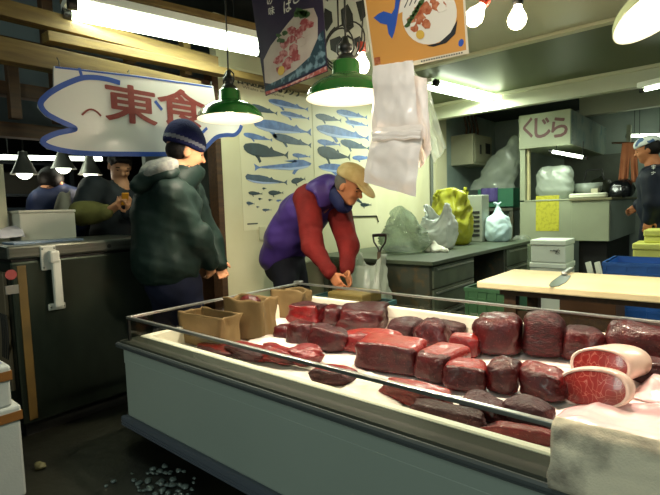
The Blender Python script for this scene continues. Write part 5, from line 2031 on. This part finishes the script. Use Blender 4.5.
def head(s, c, f, k=1.0, up=(0, 0, 1)):
    """adds a head (cranium, jaw, nose, ears) to a body field; returns its axes"""
    R = frame(f, up)
    F, L, U = R.col[0], R.col[1], R.col[2]
    c = V(c)
    e = lambda a, b, d: c + (F * a + L * b + U * d) * k
    s.ell(e(-.012, 0, .03), (.098 * k, .078 * k, .095 * k), R, .01)
    s.ell(e(.022, 0, -.035), (.066 * k, .062 * k, .082 * k), R, .03)
    s.ell(e(.052, 0, -.092), (.030 * k, .034 * k, .024 * k), R, .02)
    s.ell(e(.072, 0, .018), (.022 * k, .052 * k, .014 * k), R, .02)
    s.cap(e(.080, 0, .012), e(.104, 0, -.026), .010 * k, .014 * k, .012)
    for sg in (-1, 1):
        s.ell(e(.060, .034 * sg, -.030), (.024 * k, .022 * k, .022 * k), R, .02)
        s.ell(e(-.008, .078 * sg, -.012), (.020 * k, .010 * k, .032 * k), R, .008)
    return e, R


def face_bits(parent, e, R, k=1.0):
    for sg in (-1, 1):
        MB().ball(e(.078, .031 * sg, .0), (.008 * k, .014 * k, .006 * k), 0, 10, 8, R).build('eye', M_eye, parent)
        MB().tube([e(.086, .014 * sg, .022), e(.088, .032 * sg, .027), e(.076, .05 * sg, .020)], .0045 * k, 6).build('eyebrow', M_hair, parent)
    MB().ball(e(.076, 0, -.062), (.010 * k, .023 * k, .006 * k), 0, 12, 8, R).build('mouth', M_lip, parent)


def hand(s, w, d, pn, side=1, curl=.5, k=1.0):
    """wrist w, pointing direction d, palm facing pn; four unequal fingers and a thumb from the side of the palm"""
    d = V(d).normalized()
    pn = V(pn)
    pn = (pn - d * pn.dot(d)).normalized()
    t = d.cross(pn) * side
    w = V(w)
    R = Matrix((d, t, pn)).transposed()
    s.rbox(w + d * .052 * k, (.092 * k, .080 * k, .028 * k), .013 * k, R, .012)
    for i, (o, ln) in enumerate(((.030, .070), (.010, .080), (-.010, .074), (-.029, .058))):
        p0 = w + d * .088 * k + t * o * k
        a1 = curl * .6
        p1 = p0 + (d * math.cos(a1) + pn * math.sin(a1)) * ln * .5 * k
        a2 = curl * 1.5
        p2 = p1 + (d * math.cos(a2) + pn * math.sin(a2)) * ln * .5 * k
        s.cap(p0, p1, .0095 * k, .009 * k, .004).cap(p1, p2, .009 * k, .0078 * k, .004)
    q0 = w + d * .022 * k + t * .036 * k
    q1 = q0 + (d * .6 + t * .55 + pn * .35).normalized() * .042 * k
    q2 = q1 + (d * .85 + t * .1 + pn * .5).normalized() * .034 * k
    s.cap(q0, q1, .014 * k, .011 * k, .01).cap(q1, q2, .011 * k, .009 * k, .004)


def legs(sk, hip, kneeL, ankL, kneeR, ankR, r=(.105, .075, .062)):
    for kn_, an in ((kneeL, ankL), (kneeR, ankR)):
        side = (V(an) - V(hip)) * .35
        h = V(hip) + V((side.x, side.y, 0))
        sk.chain([h, kn_, an], r, .03)


def shoe(parent, ank, f, m=None):
    f = V(f)
    f.z = 0
    f.normalize()
    a = V(ank)
    a.z = 0
    s = Soft(a - V((.25, .25, .02)), a + V((.25, .25, .16)), .009)
    s.cap(a + V((0, 0, .055)) - f * .05, a + V((0, 0, .045)) + f * .14, .048, .042, .02)
    s.cap(a + V((0, 0, .06)), a + V((0, 0, .12)), .05, .048, .03)
    s.above(.001)
    s.build('shoe', m or M_sole, parent)


def box_of(pts, pad):
    P_ = np.array([list(p) for p in pts])
    return P_.min(0) - pad, P_.max(0) + pad


# ---------------------------------------------------------------- person in the dark green jacket
def person_green():
    X = -2.58
    p = lambda x, y, dx=0.0: at(x, y, x=X + dx)
    hc = p(186, 152)
    f = V((.36, .90, -.24)).normalized()
    hip = p(174, 280)
    y0 = hip.y
    anL, anR = V((X - .085, y0 - .03, .07)), V((X + .075, y0 + .05, .07))
    knL, knR = V((X - .075, y0 + .0, .45)), V((X + .065, y0 + .06, .45))
    rsh, rel, rwr = p(170, 197, .14), p(197, 237, .17), p(210, 262, .10)
    lsh, lel, lwr = p(186, 192, -.16), p(207, 236, -.14), p(217, 262, -.02)
    chest, belly, hem = p(171, 208), p(170, 243), p(171, 271)
    neck = p(177, 180)
    lo, hi = box_of([hc, rsh, rel, rwr, lsh, lel, lwr, anL, anR, chest], .24)
    lo[2] = -.02
    s = Soft(lo, hi, .0085)
    e, R = head(s, hc, f, 1.1)
    s.cap(e(-.02, 0, -.06), neck, .055, .06, .02)
    s.chain([neck, chest, belly, hip], (.07, .13, .13, .12), .04)
    s.chain([rsh, rel, rwr], (.05, .042, .03), .02)
    s.chain([lsh, lel, lwr], (.05, .042, .03), .02)
    s.cap(chest + (lsh - chest) * .6, lsh, .08, .05).cap(chest + (rsh - chest) * .6, rsh, .08, .05)
    legs(s, hip, knL, anL, knR, anR, (.09, .06, .045))
    hand(s, rwr, (-.25, .22, -.75), (-.6, -.1, .1), 1, .9, .95)
    hand(s, lwr, (.3, .1, -.6), (.5, -.4, 0), -1, .9, .95)
    t = s.build('person', M_skinA, None, V((X, y0, 0)))
    tag(t, 'person standing in dark green jacket and navy knit cap, seen in profile by the freezer', 'person')
    face_bits(t, e, R, 1.1)
    # hair under the cap, cap with stripe
    h = Soft(*box_of([hc], .17), .008)
    h.ell(e(-.035, 0, .0), (.084, .090, .080), R, .01)
    h.clip(e(-.012, 0, 0), R.col[0])
    h.build('hair', M_hair, t)
    h = Soft(*box_of([hc], .26), .008)
    h.ell(e(-.016, 0, .050), (.130, .112, .112), R, .02)
    h.ell(e(-.030, 0, .100), (.098, .088, .085), R, .04)
    nrm = (R.col[2] * 1.0 + R.col[0] * .10).normalized()
    base = e(0, 0, .016)
    h.clip(base, -nrm)

    def stripe(c):
        q = (c - base).dot(nrm)
        return 1 if .022 < q < .044 else 0
    h.build('knit_cap', [matc('navy_knit', '#12163a', .95, bump=.5, bscale=120), matc('grey_stripe', '#5b5d66', .95, bump=.4, bscale=120)], t, None, stripe)
    # jacket
    M_jk = matc('dark_green_jacket', '#0d1b18', .6, col2='#12231e', nscale=5, bump=.25, bscale=22)
    j = Soft(lo, hi, .011)
    RX = frame((0, 1, 0))
    j.ell(p(168, 210), (.19, .21, .20), RX, .05)
    j.cap(p(164, 222), p(164, 258), .190, .192, .06)
    j.cap(p(160, 262), p(174, 264), .165, .16, .06)
    j.chain([p(174, 194, .11), rsh, rel, rwr], (.105, .098, .085, .066), .03)
    j.chain([p(182, 192, -.11), lsh, lel, lwr], (.11, .10, .085, .068), .035)
    j.cap(p(168, 193), p(178, 180), .13, .095, .05)
    j.wrinkle(.009, 26, 5, (1, 1, 1.4))
    j.crease(.015, 26, 6)
    j.cap(p(182, 150), p(180, 182), .055, .062, .01, cut=True)
    j.clip(p(171, 281.5), (0, 0, -1))
    j.build('jacket', M_jk, t)
    cl = Soft(*box_of([p(182, 176)], .22), .009)
    cl.cap(p(176, 182), p(189, 170), .115, .100, .03)
    cl.cap(p(180, 176), p(191, 162), .092, .086, .012, cut=True)
    cl.clip(p(188, 164), (0, .45, .9))
    cl.build('collar', M_jk, t)
    hd = Soft(*box_of([p(155, 175)], .28), .009)
    hd.ell(p(157, 176, .02), (.125, .165, .06), frame((0, 1, .42)), .02)
    hd.cap(p(138, 186, .02), p(168, 172, .10), .045, .04, .03)
    hd.wrinkle(.012, 30, 2)
    hd.build('hood', M_jk, t)
    hl = Soft(*box_of([p(157, 170)], .25), .009)
    hl.ell(p(158, 168, .05), (.11, .135, .05), frame((0, 1, .55)), .02)
    hl.wrinkle(.012, 40, 4)
    hl.build('hood_lining', matc('grey_fleece', '#75756f', .95, col2='#5f6160', nscale=30, bump=.3, bscale=90), t)
    # trousers
    tr_ = Soft(lo, hi, .011)
    tr_.ell(p(173, 284), (.16, .17, .15), RX, .04)
    legs(tr_, hip, knL, anL + V((0, 0, .02)), knR, anR + V((0, 0, .02)), (.125, .09, .078))
    tr_.wrinkle(.007, 26, 9)
    tr_.build('trousers', matc('navy_trousers', '#0c1020', .85, col2='#10152a', nscale=6), t)
    for an in (anL, anR):
        shoe(t, an, (0, 1, 0))
    w = rwr + V((.0, .0, .0))
    MB().tube([w + V((.035 * math.cos(q), .035 * math.sin(q), .004 * math.sin(q))) for q in [i * .3142 for i in range(20)]], .007, 6, closed=True).build('wristwatch', M_alu, t)
    return t


person_green()


# ---------------------------------------------------------------- person in the purple vest bending over the case
def person_vest():
    p = lambda x, y, Y=2.80: at(x, y, y=Y)
    hc = p(350, 186, 2.76)
    f = V((.86, .12, -.50)).normalized()
    upv = V((.45, .05, .9))
    pel, belly, chest, neck = p(284, 256, 2.78), p(293, 236, 2.79), p(312, 207, 2.80), p(334, 190, 2.77)
    rsh, rel, rwr = p(308, 199, 2.66), p(312, 246, 2.58), p(332, 275, 2.58)
    lsh, lel, lwr = p(336, 205, 2.96), p(349, 246, 2.86), p(346, 272, 2.72)
    anR, anL = V((pel.x + .06, 2.70, .07)), V((pel.x - .0, 2.90, .07))
    knR, knL = V((pel.x + .12, 2.69, .42)), V((pel.x + .06, 2.90, .42))
    pts = [hc, pel, belly, chest, neck, rsh, rel, rwr, lsh, lel, lwr, anR, anL, p(345, 292, 2.6), p(354, 292, 2.7)]
    lo, hi = box_of(pts, .24)
    lo[2] = -.02
    s = Soft(lo, hi, .0085)
    e, R = head(s, hc, f, 1.1, upv)
    s.cap(e(-.03, 0, -.05), neck, .058, .06, .02)
    s.chain([neck, chest, belly, pel], (.07, .12, .12, .11), .04)
    s.chain([chest, rsh, rel, rwr], (.09, .055, .045, .032), .02)
    s.chain([chest, lsh, lel, lwr], (.09, .055, .045, .032), .02)
    legs(s, pel, knL, anL, knR, anR, (.09, .06, .045))
    hR, hL = p(345, 294, 2.58), p(354, 293, 2.68)
    hand(s, rwr, hR - rwr, (.3, .5, -.5), 1, .55, .95)
    hand(s, lwr, hL - lwr, (.1, -.7, -.5), -1, .6, .95)
    t = s.build('person', M_skinB, None, V((pel.x, 2.78, 0)))
    tag(t, 'person in purple vest, red sleeves and beige cap bending over the case', 'person')
    face_bits(t, e, R)
    h = Soft(*box_of([hc], .2), .008)
    h.ell(e(-.028, 0, .012), (.098, .093, .092), R, .01)
    h.clip(e(.012, 0, 0), R.col[0])
    h.build('hair', M_greyhair, t)
    cp = Soft(*box_of([hc], .32), .008)
    cp.ell(e(-.010, 0, .066), (.130, .108, .095), R, .02)
    cp.clip(e(-.01, 0, .046), -(R.col[2] * 1.0 - R.col[0] * .05))
    br = e(.12, 0, .034)
    cp.ell(e(.112, 0, .040), (.095, .092, .013), frame(R.col[0] - R.col[2] * .38, R.col[2]), .012)
    cp.build('cap', matc('beige_cap', '#b09a6c', .85, col2='#9e8859', nscale=20, bump=.2, bscale=60), t)
    # vest
    M_v = matc('purple_vest', '#3d2c66', .42, col2='#33245a', nscale=4, bump=.3, bscale=18)
    ax = (neck - pel).normalized()
    RB = frame(ax, (-ax.z, 0, ax.x))
    v = Soft(lo, hi, .010)
    for dy in (-.075, .075):
        v.chain([p(282, 256, 2.78) + V((0, dy, 0)), p(291, 236, 2.79) + V((0, dy, 0)), p(306, 212, 2.80) + V((0, dy, 0)), p(324, 195, 2.78) + V((0, dy, 0))], (.135, .150, .150, .11), .06)
    v.cap(p(316, 192, 2.68), p(334, 194, 2.92), .095, .095, .06)
    v.cap(p(328, 188, 2.79), p(338, 189, 2.77), .110, .100, .04)
    v.wrinkle(.008, 22, 3)
    v.crease(.013, 24, 4)
    v.cap(p(338, 190, 2.76), e(0, 0, -.03), .070, .09, .02, cut=True)
    hm = p(277, 268, 2.78)
    v.clip(hm, -ax * 1.0 + V((0, 0, -.35)))
    # arm holes
    v.ell(p(308, 203, 2.60), (.085, .05, .10), RB, .015, cut=True)
    v.build('vest', M_v, t)
    c2 = Soft(*box_of([p(340, 200, 2.8)], .2), .009)
    c2.cap(p(335, 190, 2.77), p(344, 204, 2.73), .085, .070, .03)
    c2.cap(p(344, 186, 2.76), p(351, 204, 2.73), .06, .05, .01, cut=True)
    c2.build('collar', matc('navy_collar', '#15193a', .7, bump=.3, bscale=30), t)
    # sleeves
    M_sl = matc('red_sleeve', '#661a18', .85, col2='#541412', nscale=8, bump=.3, bscale=40)
    for (a, b, c, sg) in ((rsh, rel, rwr, 0), (lsh, lel, lwr, 1)):
        sl_ = Soft(*box_of([a, b, c], .16), .009)
        sl_.chain([a + (chest - a) * .15, a, b, c - (c - b) * .10], (.11, .105, .080, .050), .03)
        sl_.cap(c - (c - b) * .16, c - (c - b) * .08, .052, .050, .01)
        sl_.wrinkle(.009, 30, 11 + sg)
        sl_.build('sleeve', M_sl, t)
    tr_ = Soft(lo, hi, .011)
    tr_.ell(p(284, 265, 2.78), (.18, .165, .16), RB, .04)
    legs(tr_, pel, knL, anL + V((0, 0, .02)), knR, anR + V((0, 0, .02)), (.13, .095, .08))
    tr_.wrinkle(.007, 26, 19)
    tr_.build('trousers', matc('black_trousers', '#0b0c12', .85, col2='#0f1119', nscale=6), t)
    for an in (anL, anR):
        shoe(t, an, (1, -.1, 0))


person_vest()


# ---------------------------------------------------------------- person with the phone behind the freezer
def person_phone():
    X = -3.78
    p = lambda x, y, dx=0.0: at(x, y, x=X + dx)
    hc = p(120, 166, .02)
    f = V((.80, -.18, -.50)).normalized()
    neck, chest, belly, hip = p(121, 188), p(118, 204), p(116, 232), p(116, 248)
    y0 = hip.y
    rsh, rel, rwr = p(94, 190, .02), p(84, 213, .10), p(107, 212, .26)
    lsh, lel, lwr = p(142, 192, -.02), p(146, 220, .06), p(130, 211, .26)
    anL, anR = V((X, y0 + .12, .07)), V((X, y0 - .10, .07))
    knL, knR = V((X + .02, y0 + .10, .45)), V((X + .02, y0 - .09, .45))
    lo, hi = box_of([hc, rsh, rel, rwr, lsh, lel, lwr, anL, anR], .26)
    lo[2] = -.02
    s = Soft(lo, hi, .0085)
    e, R = head(s, hc, f, 1.02, (.3, 0, .95))
    s.cap(e(-.03, 0, -.06), neck, .055, .06, .02)
    s.chain([neck, chest, belly, hip], (.07, .13, .13, .12), .04)
    s.chain([chest, rsh, rel, rwr], (.08, .05, .042, .03), .02)
    s.chain([chest, lsh, lel, lwr], (.08, .05, .042, .03), .02)
    legs(s, hip, knL, anL, knR, anR, (.09, .06, .045))
    ph = p(125, 199, .33)
    hand(s, rwr, ph - rwr + V((0, -.02, -.02)), (.1, .5, .8), -1, .7)
    hand(s, lwr, ph - lwr + V((0, .03, -.02)), (.1, -.6, .8), 1, .7)
    t = s.build('person', M_skinA, None, V((X, y0, 0)))
    tag(t, 'person with short black hair looking down at a phone behind the freezer', 'person')
    face_bits(t, e, R)
    h = Soft(*box_of([hc], .2), .008)
    h.ell(e(-.026, 0, .040), (.108, .090, .098), R, .01)
    h.ell(e(.045, 0, .085), (.055, .070, .030), R, .02)
    h.ell(e(.085, 0, -.03), (.06, .062, .085), R, .015, cut=True)
    h.wrinkle(.004, 90, 2)
    h.build('hair', M_hair, t)
    j = Soft(lo, hi, .011)
    RX = frame((1, 0, 0))
    j.ell(p(119, 207), (.15, .21, .17), RX, .05)
    j.ell(p(117, 232), (.16, .20, .19), RX, .08)
    j.cap(p(117, 250), p(117, 240), .16, .17, .05)
    j.chain([p(112, 196), rsh, rel], (.10, .105, .085), .04)
    j.chain([p(128, 196), lsh, lel, lwr], (.10, .10, .085, .06), .04)
    j.cap(p(121, 188, -.02), p(119, 195, .02), .09, .10, .04)
    j.wrinkle(.010, 26, 15)
    j.cap(p(122, 176, .04), p(122, 188, .05), .055, .06, .01, cut=True)
    j.build('jacket', matc('charcoal_jacket', '#1d2124', .6, col2='#262b2e', nscale=6, bump=.25, bscale=24), t)
    sl_ = Soft(*box_of([rel, rwr], .16), .009)
    sl_.chain([rel + V((0, -.01, .0)), rel + (rwr - rel) * .35, rwr - (rwr - rel) * .10], (.092, .080, .058), .03)
    sl_.wrinkle(.010, 34, 21)
    sl_.build('olive_sleeve', matc('olive_sleeve', '#6d6a3a', .8, col2='#585630', nscale=8, bump=.3, bscale=40), t)
    tr_ = Soft(lo, hi, .011)
    tr_.ell(hip, (.15, .18, .15), RX, .04)
    legs(tr_, hip, knL, anL + V((0, 0, .02)), knR, anR + V((0, 0, .02)), (.125, .09, .078))
    tr_.build('trousers', matc('black_trousers', '#14161f', .8), t)
    for an in (anL, anR):
        shoe(t, an, (1, 0, 0))
    phn = thing('mobile_phone', 'small phone with amber back held by the person behind the freezer', 'phone', ph)
    RP = frame((.85, -.2, -.45))
    MB().box(ph, (.012, .050, .10), 0, RP, .004).build('body', matc('amber_phone', '#c88a2a', .35), phn)  # amber is the phone body's own colour
    MB().box(ph - RP.col[0] * .0065, (.002, .042, .08), 0, RP, .0005).build('screen', emis('phone_screen', '#cfd8e0', 1.0), phn)
    b = Soft(*box_of([p(76, 214)], .3), .012)
    b.ell(p(64, 216, -.08), (.10, .07, .20), None, .02)
    b.cap(p(65, 203, -.08), p(70, 190, -.08), .03, .02, .03)
    b.wrinkle(.012, 22, 33)
    tag(b.build('shoulder_bag', matc('pale_canvas', '#8f8b7c', .85, bump=.3, bscale=40)), 'pale canvas bag at the side of the person with the phone', 'bag')


person_phone()


# ---------------------------------------------------------------- figure in navy bending in the shop behind
def person_back():
    X = -4.45
    p = lambda x, y, dx=0.0: at(x, y, x=X + dx)
    hc = p(52, 183, .05)
    f = V((.3, -.6, -.6)).normalized()
    neck, chest, hip = p(54, 194), p(57, 206), p(62, 228)
    y0 = hip.y
    anL, anR = V((X, y0 + .10, .07)), V((X, y0 - .10, .07))
    knL, knR = V((X, y0 + .10, .45)), V((X, y0 - .10, .45))
    rsh, rel, rwr = p(44, 203, .08), p(38, 222, .14), p(44, 228, .22)
    lsh, lel, lwr = p(71, 200, -.05), p(78, 218, .0), p(72, 228, .12)
    lo, hi = box_of([hc, rsh, rel, rwr, lsh, lel, lwr, anL, anR], .26)
    lo[2] = -.02
    s = Soft(lo, hi, .010)
    e, R = head(s, hc, f)
    s.cap(e(-.03, 0, -.06), neck, .055, .06, .02)
    s.chain([neck, chest, hip], (.07, .13, .12), .04)
    for q in ((chest, rsh, rel, rwr), (chest, lsh, lel, lwr)):
        s.chain(q, (.08, .05, .042, .03), .02)
    legs(s, hip, knL, anL, knR, anR, (.09, .06, .045))
    hand(s, rwr, (.4, .2, -.6), (0, .5, -.3), 1, .5)
    hand(s, lwr, (.4, -.2, -.6), (0, -.5, -.3), -1, .5)
    t = s.build('person', M_skinA, None, V((X, y0, 0)))
    tag(t, 'person in navy jacket with black hair bending down in the dark shop behind', 'person')
    face_bits(t, e, R)
    h = Soft(*box_of([hc], .2), .009)
    h.ell(e(-.02, 0, .035), (.112, .094, .100), R, .01)
    h.ell(e(.095, 0, -.04), (.06, .062, .085), R, .015, cut=True)
    h.build('hair', M_hair, t)
    j = Soft(lo, hi, .013)
    j.chain([neck, chest, hip], (.10, .21, .19), .05)
    for q in ((chest, rsh, rel, rwr), (chest, lsh, lel, lwr)):
        j.chain(q, (.15, .11, .09, .06), .04)
    j.wrinkle(.011, 24, 40)
    j.build('jacket', matc('navy_work_jacket', '#1a2440', .65, col2='#15203a', nscale=5), t)
    tr_ = Soft(lo, hi, .012)
    legs(tr_, hip, knL, anL + V((0, 0, .02)), knR, anR + V((0, 0, .02)), (.13, .09, .08))
    tr_.build('trousers', matc('black_trousers', '#14161f', .8), t)
    for an in (anL, anR):
        shoe(t, an, (.5, -.6, 0))


person_back()


# ---------------------------------------------------------------- person in navy coat at the stall, right edge
def person_right():
    Y = 5.8
    p = lambda x, y, dy=0.0: at(x, y, y=Y + dy)
    hc = p(647, 150)
    f = V((-.95, -.12, -.22)).normalized()
    neck, chest, belly, hip = p(654, 166), p(656, 182), p(658, 205), p(659, 232)
    x0 = hip.x
    anL, anR = V((x0 + .02, Y - .11, .07)), V((x0 - .03, Y + .11, .07))
    knL, knR = V((x0 + .01, Y - .10, .48)), V((x0 - .02, Y + .10, .48))
    lsh, lel, lwr = p(655, 178, -.20), p(654, 203, -.24), p(650, 219, -.20)
    rsh, rel, rwr = p(655, 178, .20), p(650, 200, .24), p(640, 205, .2)
    lo, hi = box_of([hc, lsh, lel, lwr, rsh, rel, rwr, anL, anR], .26)
    lo[2] = -.02
    s = Soft(lo, hi, .010)
    e, R = head(s, hc, f, 1.05)
    s.cap(e(-.02, 0, -.06), neck, .06, .065, .02)
    s.chain([neck, chest, belly, hip], (.07, .14, .14, .12), .04)
    for q in ((chest, rsh, rel, rwr), (chest, lsh, lel, lwr)):
        s.chain(q, (.08, .05, .042, .03), .02)
    legs(s, hip, knL, anL, knR, anR, (.09, .06, .045))
    hand(s, lwr, (-.25, -.1, -.9), (.2, .8, 0), 1, .5)
    hand(s, rwr, (-.7, -.1, -.5), (.2, -.8, 0), -1, .5)
    t = s.build('person', M_skinB, None, V((x0, Y, 0)))
    tag(t, 'person in dark navy coat and white headscarf facing the stall at the right edge', 'person')
    face_bits(t, e, R, 1.05)
    h = Soft(*box_of([hc], .22), .009)
    h.ell(e(-.032, 0, .015), (.100, .092, .100), R, .01)
    h.clip(e(.03, 0, 0), R.col[0])
    h.build('hair', M_hair, t)
    h = Soft(*box_of([hc], .3), .009)
    h.ell(e(-.014, 0, .062), (.122, .100, .075), R, .02)
    h.clip(e(0, 0, .045), -(R.col[2] + R.col[0] * .15))
    h.cap(e(-.11, 0, .05), e(-.17, .02, -.0), .035, .03, .02)
    b0 = e(0, 0, .07)

    def sc(c):
        return 1 if noise.noise(c * 14) > .12 else 0
    h.build('headscarf', [matc('white_scarf', '#c9cfcc', .8), matc('blue_scarf_print', '#4d6488', .8)], t, None, sc)
    j = Soft(lo, hi, .012)
    RX = frame((-1, 0, 0))
    j.ell(chest, (.17, .25, .19), RX, .05)
    j.ell(belly, (.18, .23, .24), RX, .08)
    j.cap(hip + V((0, -.04, 0)), hip + V((0, .04, -.12)), .17, .18, .06)
    for q in ((chest, lsh, lel, lwr), (chest, rsh, rel, rwr)):
        j.chain(q, (.15, .11, .09, .068), .04)
    j.wrinkle(.010, 22, 50)
    j.cap(neck + V((0, 0, .03)), hc, .06, .06, .01, cut=True)
    j.build('coat', matc('dark_navy_coat', '#10151f', .6, col2='#161c2a', nscale=6), t)
    tr_ = Soft(lo, hi, .012)
    legs(tr_, hip, knL, anL + V((0, 0, .02)), knR, anR + V((0, 0, .02)), (.13, .09, .08))
    tr_.build('trousers', matc('black_trousers', '#14161f', .8), t)
    for an in (anL, anR):
        shoe(t, an, (-1, 0, 0))
    m = MB()
    for k in range(4):
        c = p(653.5, 166 + k * 6.5, -.30)
        m.box(c, (.035, .02, .008)).box(c + V((0, 0, -.018)), (.028, .02, .007)).box(c + V((.0, 0, -.01)), (.008, .02, .04))
    m.build('coat_lettering', matc('white_print', '#c9ccc8', .7), t)


person_right()
